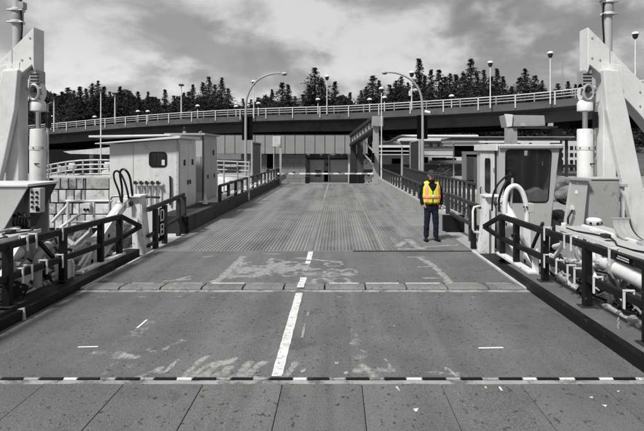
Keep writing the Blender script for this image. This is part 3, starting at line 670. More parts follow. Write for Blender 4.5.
# ---------------------------------------------------------------- hoist pylons
def pylon(sgn, side):
    Yn, Yf = 9.8, 10.15; k = Yn / F
    def q(px, py): # right-hand picture coordinates of the near face
        return (XC + sgn * ((px - CX) * k - XC), CH - (py - CY) * k)
    T = thing('hoist_pylon', 'white steel hoist pylon with slanting arm and hanging cylinder %s of the ramp' % side, 'pylon', (XC + sgn * 5.9, 10, -1.0))
    arm = [(588, 27), (602, 41), (640, 80), (720, 162), (745, 188), (745, 245), (640, 114.5), (609, 81), (590, 65), (588, 72)]
    part(T, 'arm', MB().prism([q(*p) for p in arm], Yn, Yf, 'y'), M_white, bv=.014)
    for i_, (px_, py_) in enumerate(((592, 38), (592, 58), (640, 92), (640, 106), (600, 60))):
        c_ = q(px_, py_); part(T, 'bolt', MB().tube([(c_[0], Yn - .012, c_[1]), (c_[0], Yn + .01, c_[1])], .020, 8), M_grey)
    part(T, 'gusset_plate', MB().prism([q(*p) for p in ((602, 62), (622, 66), (624, 92), (604, 86))], Yn - .009, Yn + .005, 'y'), M_whiteworn, bv=.003)
    part(T, 'weld_seam', MB().prism([q(*p) for p in ((609.5, 49), (610.3, 50), (610.3, 80), (609.5, 80))], Yn - .003, Yn + .01, 'y'), M_grey)
    xa, xb = q(604, 0)[0], q(617, 0)[0]
    part(T, 'column', MB().box(xa, xb, Yn + .02, Yn + .33, -1.0, q(0, 74)[1]), M_white, bv=.014)
    br = [(603.5, 69.5), (619, 70.5), (629, 116), (646, 200), (655, 250), (638, 250), (617, 158), (607, 110)]
    k2_ = (Yn - .14) / F
    part(T, 'brace', MB().prism([(XC + sgn * ((p[0] - CX) * k2_ - XC), CH - (p[1] - CY) * k2_) for p in br], Yn - .14, Yn - .01, 'y'), M_white, bv=.014)
    br2 = [(690, 140), (705, 150), (735, 420), (715, 420)]
    part(T, 'rear_leg', MB().prism([q(*p) for p in br2], Yn + .03, Yn + .3, 'y'), M_white, bv=.014)
    part(T, 'base_plate', MB().box(xa - .3, xb + .3, Yn - .1, Yn + .5, -1.0, -.95), M_grey)
    # head with sheave block, eye, rod and cylinder
    xc = XC + sgn * 5.47; yc = 10.0
    Z = lambda py: CH - (py - CY) * .02
    part(T, 'slotted_block', MB().box(xc - .10, xc + .07, yc - .14, yc + .14, Z(88), Z(71)), M_grey, bv=.01)
    for i in range(4):
        part(T, 'slot', MB().box(xc - sgn * .02 - .085, xc - sgn * .02 + .085, yc - .145, yc - .135, Z(76.2 + i * 3.2), Z(74.6 + i * 3.2)), M_dark)
    for s in (-1, 1):
        part(T, 'cheek', MB().prism([(yc + math.cos(a) * .13, Z(92) + math.sin(a) * .17) for a in [2 * math.pi * i / 20 for i in range(20)]], xc + s * .07, xc + s * .10, 'x'), M_white, bv=.004)
    ey = MB(); n = 20
    ey.tube([(xc + math.cos(2 * math.pi * i / n) * .095, yc - .13, Z(93) + math.sin(2 * math.pi * i / n) * .15) for i in range(n + 1)], .030, 8)
    part(T, 'eye', ey, M_galv, True)
    part(T, 'pin', MB().tube([(xc, yc - .20, Z(91)), (xc, yc + .16, Z(91))], .04, 14), M_dark, True)
    for s in (-1, 1): part(T, 'bolt', MB().tube([(xc + s * .14, yc - .17, Z(89)), (xc + s * .10, yc - .05, Z(95))], .018, 8), M_grey, True)
    part(T, 'rod_collar', MB().lathe([(.06, 0), (.15, .02), (.15, .17), (.11, .23), (.06, .25)], (xc, yc, Z(112)), 20), M_white, True)
    part(T, 'rod', MB().lathe([(.052, 0), (.052, .5)], (xc, yc, Z(131)), 16), M_chrome, True)
    part(T, 'barrel', MB().lathe([(.15, 0), (.15, 2.2), (.14, 2.22)], (xc, yc, Z(129) - 2.22), 32), M_cabin, True)
    for k_ in range(6): part(T, 'bolt', MB().tube([(xc + .155 * math.sin(k_ * 1.05), yc - .155 * math.cos(k_ * 1.05), Z(148)), (xc + .172 * math.sin(k_ * 1.05), yc - .172 * math.cos(k_ * 1.05), Z(148))], .012, 8), M_dark)
    part(T, 'barrel_end', MB().lathe([(.157, 0), (.157, .08)], (xc, yc, Z(150)), 32), M_cabin, True)
    part(T, 'tag', MB().box(xc + .02, xc + .12, yc - .162, yc - .155, Z(164.3), Z(163)), M_dark)
    part(T, 'limit_switch', MB().box(xc + .17, xc + .24, yc - .05, yc + .05, Z(128), Z(112)), M_black, bv=.006)
    part(T, 'switch_arm', MB().tube([(xc + .2, yc, Z(112)), (xc + .2, yc, Z(104)), (xc + .28, yc, Z(102))], .012, 6), M_galv)
    part(T, 'cable', MB().tube([(xc + .2, yc, Z(128)), (xc + .19, yc + .02, Z(150)), (xc + .21, yc, Z(185))], .018, 6), M_galv)
    return T
pylon(-1, 'left'); pylon(1, 'right')
def mast(px, Y, yb, cl, label, cableside):
    b = at(px, yb, Y)
    T = thing('signal_mast', label, 'mast', (b.x, Y, -1.0))
    part(T, 'pole', MB().lathe([(.095, -3.1 + 2.1 - CH), (.095, 5.2 - CH + CH), (.09, 6.2)], (b.x, Y, 0), 20), M_cabrim, True)
    for y in cl:
        z = CH - (y - CY) * Y / F
        part(T, 'collar', MB().lathe([(.13, -.02), (.15, -.01), (.15, .03), (.11, .05)], (b.x, Y, z), 20), M_white, True)
        part(T, 'clamp_bolt', MB().tube([(b.x - .17, Y - .1, z), (b.x + .17, Y - .1, z)], .018, 8), M_galv)
    z0 = CH - (cl[1] - CY) * Y / F; z1 = CH - (cl[0] - CY) * Y / F
    part(T, 'sleeve', MB().lathe([(.105, z0), (.12, z0 + .05), (.12, z1 - .05), (.105, z1)], (b.x, Y, 0), 20), M_grey, True)
    part(T, 'cable', MB().tube([(b.x + cableside * .10, Y - .05, z1 + .3), (b.x + cableside * .12, Y - .06, z0 + .15), (b.x + cableside * .14, Y - .06, z0 - .1), (b.x + cableside * .11, Y - .05, z0 - .5), (b.x + cableside * .11, Y - .05, 2.5)], .02, 6), M_rubber, True)
    part(T, 'box', MB().box(b.x + cableside * .08, b.x + cableside * .2, Y - .12, Y + .02, z1 + .02, z1 + .17), M_grey, bv=.008)
mast(17.5, 11, 60, (11, 23), 'pale round mast with ring collars rising behind the left pylon', 1)
mast(607.5, 11, 45, (3, 15), 'pale round mast with ring collars rising behind the right pylon', -1)

# ---------------------------------------------------------------- left console and cabinets
Y = 7.9
def q(px, py, Yq=7.9): v = at(px, py, Yq); return (v.x, v.z)
T = thing('control_console', 'pale grey sloping control console with a hood and push buttons at the far left', 'control console', (at(25, 0, Y).x, Y, -1))
Y = 7.6; Xs = -4.70; Zt = at(0, 187, Y).z
part(T, 'hood', MB().box(-6.2, Xs + .02, Y - .03, 8.41, Zt + .005, Zt + .045), M_white, bv=.008)
part(T, 'front_panel', MB().prism([(-6.2, Zt), (Xs, Zt), (at(4, 0, Y).x, at(0, 229, Y).z), (-6.2, at(0, 235, Y).z)], Y, Y + .025, 'y'), M_cabrim, bv=.005)
part(T, 'open_side_shade', MB().prism([(Y + .05, Zt), (8.39, Zt), (7.80, .92), (7.66, .92)], Xs - .03, Xs, 'x'), M_dark)  # dark plate across the open side, the recess shade put into its colour
part(T, 'back_panel', MB().box(-6.0, Xs - .04, 8.2, 8.24, .5, Zt), M_grey)
a_, b_2 = at(28.5, 213, Y), at(39, 188.5, Y)
pb = part(T, 'button_panel', MB().box(a_.x, b_2.x, Y + .03, Y + .16, a_.z, b_2.z), M_cabrim, bv=.006)
for i in range(4):
    for j in range(2):
        c = at(31.3 + j * 4.6, 192.5 + i * 4.9, Y); part(pb, 'button', MB().tube([(c.x, Y + .012, c.z), (c.x, Y + .029, c.z)], .020, 12), M_black)
part(T, 'plate', MB().box(at(35, 0, Y).x, at(38.4, 0, Y).x, Y + .012, Y + .029, at(0, 211.5, Y).z, at(0, 208, Y).z), M_sign)
part(T, 'strut', MB().bar((at(37, 0, 7.9).x, 7.9, at(0, 200, 7.9).z), (at(26, 0, 7.8).x, 7.8, .8), .05, .05, (0, 1, 0)), M_dark)
m = MB()
for i in range(6): m.tube([at(12 + i * 3, 213 + (i % 2) * 2, Y + .1), at(14 + i * 3, 217, Y + .05), at(13 + i * 3.2, 224, Y + .12), at(17 + i * 2, 233, Y + .2)], .018, 6)
part(T, 'cable', m, M_rubber, True)
part(T, 'pedestal', MB().box(-5.3, -4.95, 7.9, 8.3, -1, 1.4), M_grey)
# grey cabinets at the right
T = thing('electric_cabinet', 'grey steel cabinet box standing before the right pylon', 'cabinet', (at(602, 0, 9).x, 9, -1))
a, b = at(587.5, 179.5, 9), at(618, 231, 9)
part(T, 'body', MB().box(a.x, b.x, 8.95, 9.35, -1, a.z), M_grey, bv=.012)
part(T, 'lid', MB().box(a.x - .02, b.x + .02, 8.93, 9.37, a.z, a.z + .03), M_cabrim, bv=.006)
part(T, 'door_seam', MB().box(a.x + .03, b.x - .03, 8.943, 8.952, -.9, a.z - .04), M_grey, bv=.004)
T = thing('electric_cabinet', "leaning grey cabinet door panel with dark handle right of the control cabin", 'cabinet', (at(575, 0, 8.9).x, 8.9, -1))
m = MB().prism([q(570, 180, 8.9), q(587, 181, 8.9), q(581.5, 232, 8.9), q(563, 228, 8.9)], 8.85, 8.92, 'y')
part(T, 'door', m, M_cabrim, bv=.006)
part(T, 'lid', MB().prism([q(568, 177.5, 8.9), q(588.5, 179, 8.9), q(588.5, 181, 8.9), q(568, 179.5, 8.9)], 8.8, 9.3, 'y'), M_grey)
c = at(575, 192, 8.9); part(T, 'label_plate', MB().box(c.x - .022, c.x + .022, 8.842, 8.85, c.z - .03, c.z + .03), M_fresh)
c = at(576, 183, 8.9); part(T, 'label_plate', MB().box(c.x - .012, c.x + .012, 8.842, 8.85, c.z - .012, c.z + .012), M_fresh)
part(T, 'handle', MB().tube([at(572.5, 210, 8.78), at(570.5, 213, 8.76), at(568, 218, 8.75), at(568, 224, 8.78)], .016, 8), M_black, True)
part(T, 'latch', MB().box(at(571.5, 0, 8.8).x, at(574, 0, 8.8).x, 8.79, 8.85, at(0, 210, 8.8).z, at(0, 206, 8.8).z), M_white)
part(T, 'stand', MB().box(at(566, 0, 9).x, at(584, 0, 9).x, 8.95, 9.25, -1, at(0, 229, 9).z), M_grey)
T = thing('vent_post', 'thin pale post with a small cap between the grey cabinet and the right pylon brace', 'post', (at(621, 0, 9.2).x, 9.2, -1))
part(T, 'post', MB().box(at(620, 0, 9.2).x, at(623, 0, 9.2).x, 9.15, 9.2, -1, at(0, 186, 9.2).z), M_white); part(T, 'cap', MB().box(at(618.5, 0, 9.2).x, at(625, 0, 9.2).x, 9.1, 9.25, at(0, 186.5, 9.2).z, at(0, 183, 9.2).z), M_cabrim, bv=.01)
# curved gutter piece right
T = thing('scoop', 'curved bare metal scoop resting above the right railing near the picture edge', 'scoop', (4.1, 7.0, .9))
x0_ = at(612, 0, 6.95).x; zt_ = 1.15; n = 12; prof = []
for i in range(n + 1):
    t = R(86 * i / n); prof.append((6.95 - .34 * (1 - math.cos(t)), zt_ - .24 * math.sin(t)))
prof2 = [(a_ + .012, b_ - .012) for a_, b_ in reversed(prof)]
for k in range(3):
    xx = x0_ + .005 + k * .078
    part(T, 'sheet', MB().prism(prof + prof2, xx, xx + .075, 'x'), M_galv, True)
part(T, 'cheek', MB().prism(prof + [(6.95, zt_ - .24)], x0_ + .242, x0_ + .26, 'x'), M_dark)
part(T, 'rim', MB().bar((x0_ - .01, 6.96, zt_), (x0_ + .26, 6.96, zt_), .03, .02), M_grey)
# round valve head right
T = thing('hydrant', 'round white valve head with dark ports in front of the grey cabinet', 'valve', at(594, 232, 8.2))
c = at(594, 231, 8.2)
part(T, 'stem', MB().lathe([(.05, -.5), (.05, .02)], c, 14), M_white, True)
part(T, 'bowl', MB().lathe([(.05, 0), (.075, .02), (.085, .07), (.10, .10), (.12, .13), (.12, .18), (.09, .21), (.04, .22)], c, 20), M_white, True)
for a_ in (-50, 0, 45): part(T, 'port', MB().tube([(c.x + .10 * math.sin(R(a_)), c.y - .10 * math.cos(R(a_)), c.z + .14), (c.x + .128 * math.sin(R(a_)), c.y - .128 * math.cos(R(a_)), c.z + .135)], .022, 10), M_dark)

# ---------------------------------------------------------------- machinery behind the apron railings
def pipe(P, r, label, m=M_white, flanges=(), nm='pipe_run', cat='pipe', n=16):
    T = thing(nm, label, cat, (P[0].x, P[0].y, min(p.z for p in P) - r))
    pts = []
    for i, p in enumerate(P):
        if 0 < i < len(P) - 1:
            a = (P[i - 1] - p); b = (P[i + 1] - p); q_ = min(a.length, b.length, 3 * r) * .5
            for t in (0, .33, .66, 1):
                s0 = p + a.normalized() * q_; s1 = p + b.normalized() * q_
                pts.append((1 - t) ** 2 * s0 + 2 * t * (1 - t) * p + t * t * s1)
        else: pts.append(p)
    part(T, 'pipe', MB().tube(pts, r, n), m, True)
    for seg, t in flanges:
        a, b = P[seg], P[seg + 1]; c = a.lerp(b, t); d_ = (b - a).normalized()
        part(T, 'flange', MB().tube([c - d_ * .02, c + d_ * .02], r * 1.5, n), M_galv if m != M_galv else M_grey, True)
    return T
V_ = Vector
for sgn, side in ((-1, 'left'), (1, 'right')):
    X = lambda d_: XC + sgn * d_
    pipe([V_((X(4.35), 9.6, .10)), V_((X(4.35), 7.7, .28)), V_((X(4.05), 7.55, .24)), V_((X(4.0), 7.5, -.3))], .085, 'fat white elbow pipe bending down behind the %s black railing' % side, flanges=((0, .5), (0, .9)))
    pipe([V_((X(4.1), 7.3, .62)), V_((X(4.15), 5.4, .52)), V_((X(4.3), 4.2, .45))], .095, 'long white pressure cylinder lying behind the near end of the %s black railing' % side, flanges=((0, .02), (0, .45), (1, .5)))
    pipe([V_((X(3.98), 7.9, .05)), V_((X(4.0), 6.6, -.02)), V_((X(3.95), 6.4, .1)), V_((X(3.98), 5.9, .08))], .035, 'thin white bent pipe low behind the %s black railing' % side, flanges=((0, .8), (2, .6)))
    pipe([V_((X(4.2), 7.9, .35)), V_((X(4.25), 6.0, .15)), V_((X(4.3), 4.6, .1))], .05, 'grey steel pipe low behind the %s black railing' % side, M_galv, flanges=((0, .3), (1, .5)))
    # frame girders
    G = thing('pit_frame', 'pale steel frame of beams and diagonals in the pit beside the %s railing' % side, 'steel frame', (X(4.6), 7.5, -1))
    for (a, b, w_) in (((4.75, 4.6, .62), (4.75, 9.6, .55), .09), ((4.75, 4.6, .05), (4.75, 9.6, .0), .08), ((4.75, 6.2, .6), (4.75, 5.4, -.9), .06), ((4.75, 7.0, .6), (4.75, 7.9, -.5), .06), ((4.75, 8.3, .6), (4.75, 7.5, .02), .05), ((4.75, 9.2, -1), (4.75, 9.2, .6), .08),
                        ((4.75, 6.6, -1), (4.75, 6.6, .6), .09), ((4.75, 5.0, -1), (4.75, 5.0, .6), .09), ((4.2, 6.5, -.35), (5.3, 6.6, -.35), .08), ((4.15, 8.4, -.3), (5.3, 8.4, -.3), .08), ((4.4, 7.9, .9), (4.4, 6.0, .9), .05), ((4.4, 7.9, .9), (4.75, 8.5, .3), .05), ((4.4, 6.0, .9), (4.75, 6.0, .1), .05)):
        part(G, 'beam', MB().bar((X(a[0]), a[1], a[2]), (X(b[0]), b[1], b[2]), w_, w_), M_whiteworn if rnd.random() < .65 else M_grey, bv=.006)
    r5 = random.Random(8 + sgn)
    for i in range(16):
        Ya_ = 8.1 + r5.random() * 2.4; da = r5.uniform(4.15, 4.9); za_ = r5.uniform(-.7, .5)
        b2_ = (da + r5.uniform(-.2, .3), Ya_ + r5.uniform(-.9, .9), za_ + r5.uniform(-.5, .6))
        part(G, 'strut', MB().bar((X(da), Ya_, za_), (X(max(4.1, b2_[0])), b2_[1], min(.75, b2_[2])), r5.uniform(.03, .08), r5.uniform(.03, .08)), (M_white, M_dark, M_grey, M_whiteworn)[i % 4], bv=.004)
    # valves, junction boxes and flanged drums
    for i in range(9):
        Yv = 5.0 + i * .43 + rnd.uniform(-.08, .08); Xv = X(4.02 + rnd.uniform(0, .3)); zv = rnd.uniform(-.25, .12)
        W_ = thing('valve_block', ['small flanged valve with a dark handwheel', 'short ribbed steel coupling', 'squat white junction box with a lid'][i % 3] + ' among the pipes behind the %s black railing' % side, 'valve', (Xv, Yv, zv), rnd.uniform(0, 3), 'valves and fittings behind the %s railing' % side)
        if i % 3 == 0:
            part(W_, 'body', MB().tube([(-.12, 0, .1), (.12, 0, .1)], .055, 14), M_galv, True, True)
            for s in (-.12, .12): part(W_, 'flange', MB().tube([(s - .012, 0, .1), (s + .012, 0, .1)], .095, 16), M_dark, True, True)
            wh = MB().tube([(math.cos(a * .5236) * .07, math.sin(a * .5236) * .07, .27) for a in range(13)], .012, 6); wh.bar((-.07, 0, .27), (.07, 0, .27), .012, .012); wh.bar((0, 0, .1), (0, 0, .27), .015, .015)
            part(W_, 'handwheel', wh, M_black, True, True)
        elif i % 3 == 1:
            m = MB()
            for k in range(5): m.tube([(0, -.12 + k * .055, .1), (0, -.095 + k * .055, .1)], .10 - (k % 2) * .015, 18)
            part(W_, 'rings', m, M_dark, True, True); part(W_, 'spigot', MB().tube([(0, -.22, .1), (0, .26, .1)], .05, 14), M_whiteworn, True, True)
        else:
            part(W_, 'box', MB().box(-.1, .1, -.08, .08, 0, .2), M_whiteworn, local=True, bv=.012); part(W_, 'lid', MB().box(-.11, .11, -.09, .09, .2, .22), M_grey, local=True, bv=.004)
    # tangled cables
    for i in range(5):
        r2 = random.Random(i + 40 * (sgn > 0)); pts = []; z0 = r2.uniform(-.1, .6)
        for k in range(16):
            pts.append((X(3.92 + .25 * r2.random()), 8.3 - k * .26 + r2.uniform(-.05, .05), z0 + .13 * math.sin(k * .9 + i) + r2.uniform(-.05, .05)))
        solo('loose_cable', MB().tube(pts, .016 + .008 * (i % 2), 6), M_rubber if i % 3 else M_galv, ['black', 'black', 'black', 'grey', 'black'][i] + ' loose cable sagging along the pipework behind the %s railing' % side, 'cable', 'loose cables behind the %s railing' % side, smooth=True)
for sgn, side in ((-1, 'left'), (1, 'right')):
    X = lambda d_: XC + sgn * d_
    T = thing('service_platform', 'pale thin steel platform plate level with the top of the %s black railing' % side, 'platform', (X(4.4), 6.6, .88))
    part(T, 'plate', MB().box(X(4.0), X(4.75), 5.0 if sgn > 0 else 6.3, 7.95 if sgn > 0 else 7.6, .872, .895), M_cabrim, bv=.004)
    part(T, 'edge', MB().box(X(3.985), X(4.0), 5.0 if sgn > 0 else 6.3, 7.95 if sgn > 0 else 7.6, .85, .905), M_white)
    for k_ in range(5):
        yy = (5.3 if sgn > 0 else 6.4) + k_ * (.5 if sgn > 0 else .25); part(T, 'cleat', MB().box(X(4.15 + .1 * (k_ % 3)), X(4.24 + .1 * (k_ % 3)), yy, yy + .12, .896, .93 + .02 * (k_ % 2)), (M_dark, M_white, M_galv)[k_ % 3], bv=.006)
    part(T, 'cable', MB().tube([(X(4.1 + .12 * math.sin(k_ * 1.3)), (5.1 if sgn > 0 else 6.35) + k_ * (.28 if sgn > 0 else .12), .912) for k_ in range(10)], .012, 6), M_rubber, True)
    for Y in (5.4, 6.5, 7.5)[0 if sgn > 0 else 1:]: part(T, 'leg', MB().box(X(4.05), X(4.10), Y, Y + .05, -.4, .871), M_grey)
    r4 = random.Random(60 + sgn)
    for i in range(10):
        Yv = 4.9 + i * .37; d1 = r4.uniform(3.95, 4.3); z1 = r4.uniform(-.1, .55); rr4 = r4.uniform(.025, .075); ln = r4.uniform(.35, .8)
        kind_ = i % 4
        if kind_ == 0: P4 = [V_((X(d1), Yv, z1)), V_((X(d1), Yv + ln, z1 + .05)), V_((X(d1 + .3), Yv + ln, z1 + .05))]
        elif kind_ == 1: P4 = [V_((X(d1), Yv, z1 + .35)), V_((X(d1), Yv, z1)), V_((X(d1 + .02), Yv + ln, z1 - .12))]
        elif kind_ == 2: P4 = [V_((X(3.9), Yv, z1)), V_((X(4.6), Yv + .1, z1 + .1))]
        else: P4 = [V_((X(d1), Yv, -.5)), V_((X(d1), Yv, z1 + .2)), V_((X(d1), Yv + .3, z1 + .35))]
        where = ('nearest the picture edge', 'near its first post', 'past its first post', 'between its posts', 'by the slanting stay', 'at mid rail', 'under the platform', 'past the platform', 'near the pedestal', 'beside the pedestal')[i]
        pipe(P4, rr4, '%s pipe piece behind the %s railing, %s' % (('bent white', 'cranked grey', 'short cross', 'upright pale')[kind_], side, where), (M_white, M_galv, M_whiteworn, M_cabrim)[(i + (sgn > 0)) % 4], flanges=((0, .3), (0, .85)) if i % 2 else ((0, .6),), n=12)
for sgn, side in ((-1, 'left'), (1, 'right')):
    X = lambda d_: XC + sgn * d_
    r6 = random.Random(90 + sgn)
    T = thing('hose_bundle', 'tangle of black and grey hydraulic hoses low behind the near end of the %s railing' % side, 'hoses', (X(4.1), 6, -.2))
    for i in range(16):
        y0_ = r6.uniform(4.9, 7.6); pts = [V_((X(r6.uniform(3.95, 4.35)), y0_ + k * r6.uniform(.10, .18), .05 + .35 * r6.random() * math.sin(k * .8 + i))) for k in range(9)]
        sm = []
        for k in range(len(pts) - 1):
            p0 = pts[max(k - 1, 0)]; p1 = pts[k]; p2 = pts[k + 1]; p3 = pts[min(k + 2, len(pts) - 1)]
            for t in (0, .25, .5, .75): sm.append(.5 * ((2 * p1) + (p2 - p0) * t + (2 * p0 - 5 * p1 + 4 * p2 - p3) * t * t + (3 * p1 - p0 - 3 * p2 + p3) * t ** 3))
        part(T, 'hose', MB().tube(sm, r6.choice((.012, .018, .026)), 8), r6.choice((M_rubber, M_rubber, M_galv, M_whiteworn)), True)
    for i in range(9):
        yv = 5.2 + i * .3; U = thing('flange_drum', ('ribbed dark drum', 'pale bolted flange', 'stub of grey pipe with collar')[i % 3] + ' low behind the %s railing, %s' % (side, ('first from the picture edge', 'second from the picture edge', 'third from the picture edge', 'fourth from the picture edge', 'fifth from the picture edge', 'sixth from the picture edge', 'seventh from the picture edge', 'eighth from the picture edge', 'farthest from the picture edge')[i]), 'fitting', (X(3.98 + .1 * (i % 2)), yv, r6.uniform(-.05, .2)), r6.uniform(-.5, .5))
        rad = r6.uniform(.06, .11); m = MB(); m.tube([(0, -.08, 0), (0, .08, 0)], rad, 20)
        for q_ in (-.08, 0, .08): m.tube([(0, q_ - .012, 0), (0, q_ + .012, 0)], rad * 1.25, 20)
        part(U, 'drum', m, (M_dark, M_whiteworn, M_galv)[i % 3], True, True)
        b2 = MB()
        for k in range(8): a_ = k * math.pi / 4; b2.tube([(math.cos(a_) * rad * 1.1, -.105, math.sin(a_) * rad * 1.1), (math.cos(a_) * rad * 1.1, -.09, math.sin(a_) * rad * 1.1)], .012, 6)
        part(U, 'bolts', b2, M_grey, False, True)
# hose coil and hanging shackle right
c = at(610, 248, 6.6)
solo('hose_coil', MB().tube([(c.x + .11 * math.cos(t * .35), c.y + .02 * t / 10, c.z + .085 * math.sin(t * .35)) for t in range(28)], .016, 8), M_rubber, 'black coiled hose hanging among the pipes at the right', 'hose', smooth=True)
T = thing('hanging_shackle', 'small chain and shackle hanging below the right rail near the picture edge', 'shackle', (3.32, 5.62, .05))
c = at(623.5, 322, 5.5)
for i in range(7):
    z = c.z - i * .028
    m = MB().tube([(c.x + (.011 * math.cos(t) if i % 2 else 0), 5.6 + (0 if i % 2 else .011 * math.cos(t)), z + .02 * math.sin(t)) for t in [k * .7 for k in range(10)]], .004, 5)
    part(T, 'link', m, M_galv, True)
part(T, 'shackle', MB().tube([(c.x + .045 * math.cos(t), 5.6, c.z - .22 + .045 * math.sin(t)) for t in [k * .45 for k in range(15)]], .010, 6), M_dark, True)
# floor flap at left end of the road
m = MB().prism([(-4.02, .10), (-3.93, .12), (-3.915, -.10)], 6.28, 6.30, 'y')
solo('torn_flap', m, M_concl, 'small torn pale rubber flap hanging at the foot of the left railing', 'flap')

# left side light structures behind railing
T = thing('guard_stand', 'white tubular guard frame with diagonal legs left of the hoses', 'guard frame', at(80, 240, 12))
P = lambda a, b, Yv=12: at(a, b, Yv)
for a, b, r_ in (((66, 201), (112, 201), .03), ((68, 201), (68, 232), .035), ((94, 201), (94, 225), .03), ((52, 222), (68, 205), .04), ((60, 228), (80, 214), .04), ((66, 222), (100, 222), .03)):
    part(T, 'tube', MB().tube([P(*a), P(*b)], r_, 10), M_white, True)
part(T, 'tube', MB().tube([P(110, 215), P(110, 200), P(112, 196.5), P(116, 196), P(124, 196)], .03, 10), M_galv, True)
part(T, 'box', MB().box(P(84, 0).x, P(92, 0).x, 11.9, 12.1, P(0, 213).z, P(0, 203).z), M_white, bv=.01)
for j in (0, 1): part(T, 'knob', MB().tube([(P(87 + j * 3.2, 209).x, 11.87, P(0, 209).z), (P(87 + j * 3.2, 209).x, 11.9, P(0, 209).z)], .03, 10), M_black)

# rocks
def rock_mesh(seed):
    r2 = random.Random(seed); bm = bmesh.new(); bmesh.ops.create_icosphere(bm, subdivisions=2, radius=1)
    ax = [Vector((r2.uniform(-1, 1), r2.uniform(-1, 1), r2.uniform(-1, 1))).normalized() for _ in range(9)]; cut = [r2.uniform(.55, .85) for _ in ax]
    for v in bm.verts:
        for a, c_ in zip(ax, cut):
            dd = v.co.dot(a)
            if dd > c_: v.co -= a * (dd - c_)
        v.co *= r2.uniform(.95, 1.05)
    me = bpy.data.meshes.new('rock'); bm.to_mesh(me); bm.free(); me.materials.append(M_rock); return me
RM = [rock_mesh(i) for i in range(5)]
SZ = ['small', 'medium', 'large']
def rocks(spots, label, group):
    for (x_, y_, z_, s_) in spots:
        o = bpy.data.objects.new('rock', rnd.choice(RM)); COL.objects.link(o); o.location = (x_, y_, z_)
        o.scale = (s_ * rnd.uniform(.8, 1.3), s_ * rnd.uniform(.8, 1.2), s_ * rnd.uniform(.6, .9)); o.rotation_euler = (rnd.uniform(0, .5), rnd.uniform(0, .5), rnd.uniform(0, 6))
        props(o, label, 'rock', group)
sp1 = []
for i in range(60):
    t = rnd.random(); sp1.append((rnd.uniform(5.0, 8.6), 11.0 + t * 3.6, -.75 + t * 2.0 + rnd.uniform(-.1, .1), rnd.uniform(.22, .4)))
rocks(sp1, 'grey broken boulder in the rock slope beside the right pylon', 'riprap boulders right of the control cabin')
sp1 = []
for i in range(30): sp1.append((rnd.uniform(-8.5, -4.9), rnd.uniform(10.5, 13.2), -.7 + rnd.uniform(0, .8), rnd.uniform(.2, .38)))
rocks(sp1, 'grey broken boulder below the stained panel wall at left', 'riprap boulders below the panel wall at left')

# ---------------------------------------------------------------- panel wall (left) with guard rail and floodlights
T = thing('panel_wall', 'stained pale fender wall of upright panels in rows behind the left pylon', 'wall', (-8.5, 16, -1.2))
Yw = 15.6
edges = [46, 54, 62, 70, 77, 85, 109, 118]
r3 = random.Random(5)
for ri, (ya, yb) in enumerate(((178.5, 189), (190.3, 202.5), (203.8, 214), (215, 228))):
    for i in range(len(edges) - 1):
        x0 = at(edges[i] + (6 - ri * 2 if i < 5 else 0), 0, Yw).x + .02; x1 = at(edges[i + 1] + (6 - ri * 2 if i < 4 else 0), 0, Yw).x - .02
        z0, z1 = at(0, yb, Yw).z, at(0, ya, Yw).z
        part(T, 'panel', MB().box(x0, x1, Yw + r3.uniform(0, .03), Yw + .12, z0, z1), M_fender2 if (ri == 0 or r3.random() < .2) else M_fender, bv=.012)
part(T, 'backing', MB().box(at(40, 0, Yw).x, -6.9, Yw + .13, Yw + .4, -1.3, at(0, 178.5, Yw).z), M_dark)
part(T, 'coping', MB().box(at(44, 0, Yw).x, -6.9, Yw + .05, Yw + .6, at(0, 178.3, Yw).z, at(0, 176.5, Yw).z), M_concl)
T = thing('guard_rail', 'galvanised four-rail guard fence curving along the top of the stained panel wall', 'fence', (-8, 16.4, 1.1))
def grail(P, Yg, hs):
    for h in hs: part(T, 'rail', MB().tube([at(a, b + h, Yg) for a, b in P], .028, 8), M_galv, True)
PR = [(40, 168), (52, 164.5), (66, 162), (80, 160.5), (95, 160), (115, 160)]
grail(PR, 16.5, (0, 4.5, 9, 14))
for a, b in ((51, 165), (58, 163.5), (66, 162), (74, 161), (83, 160.3), (99, 160)):
    part(T, 'post', MB().tube([at(a, b - .5, 16.5), at(a, 178, 16.5)], .03, 8), M_galv, True)
def floodlight(px, py, Yf):
    c = at(px, py, Yf)
    U = thing('floodlight', {61: 'small white floodlight on the guard fence nearest the left cylinder', 72: 'small white floodlight midway along the left guard fence', 108: 'small white floodlight on the guard fence beside the pale cabin'}[px], 'floodlight', c, rnd.uniform(-.6, .6))
    part(U, 'housing', MB().prism([(-.08, -.09), (.10, -.06), (.12, .05), (-.05, .12)], -.10, .10, 'y'), M_white, local=True, bv=.01)
    part(U, 'lens', MB().box(-.07, .09, -.112, -.102, -.06, .06), M_concl, local=True)
    part(U, 'arm', MB().bar((0, .05, -.2), (0, .05, 0), .025, .025), M_galv, local=True)
for f_ in ((61, 169), (72, 166.5), (108, 165.5)): floodlight(f_[0], f_[1], 16.2)

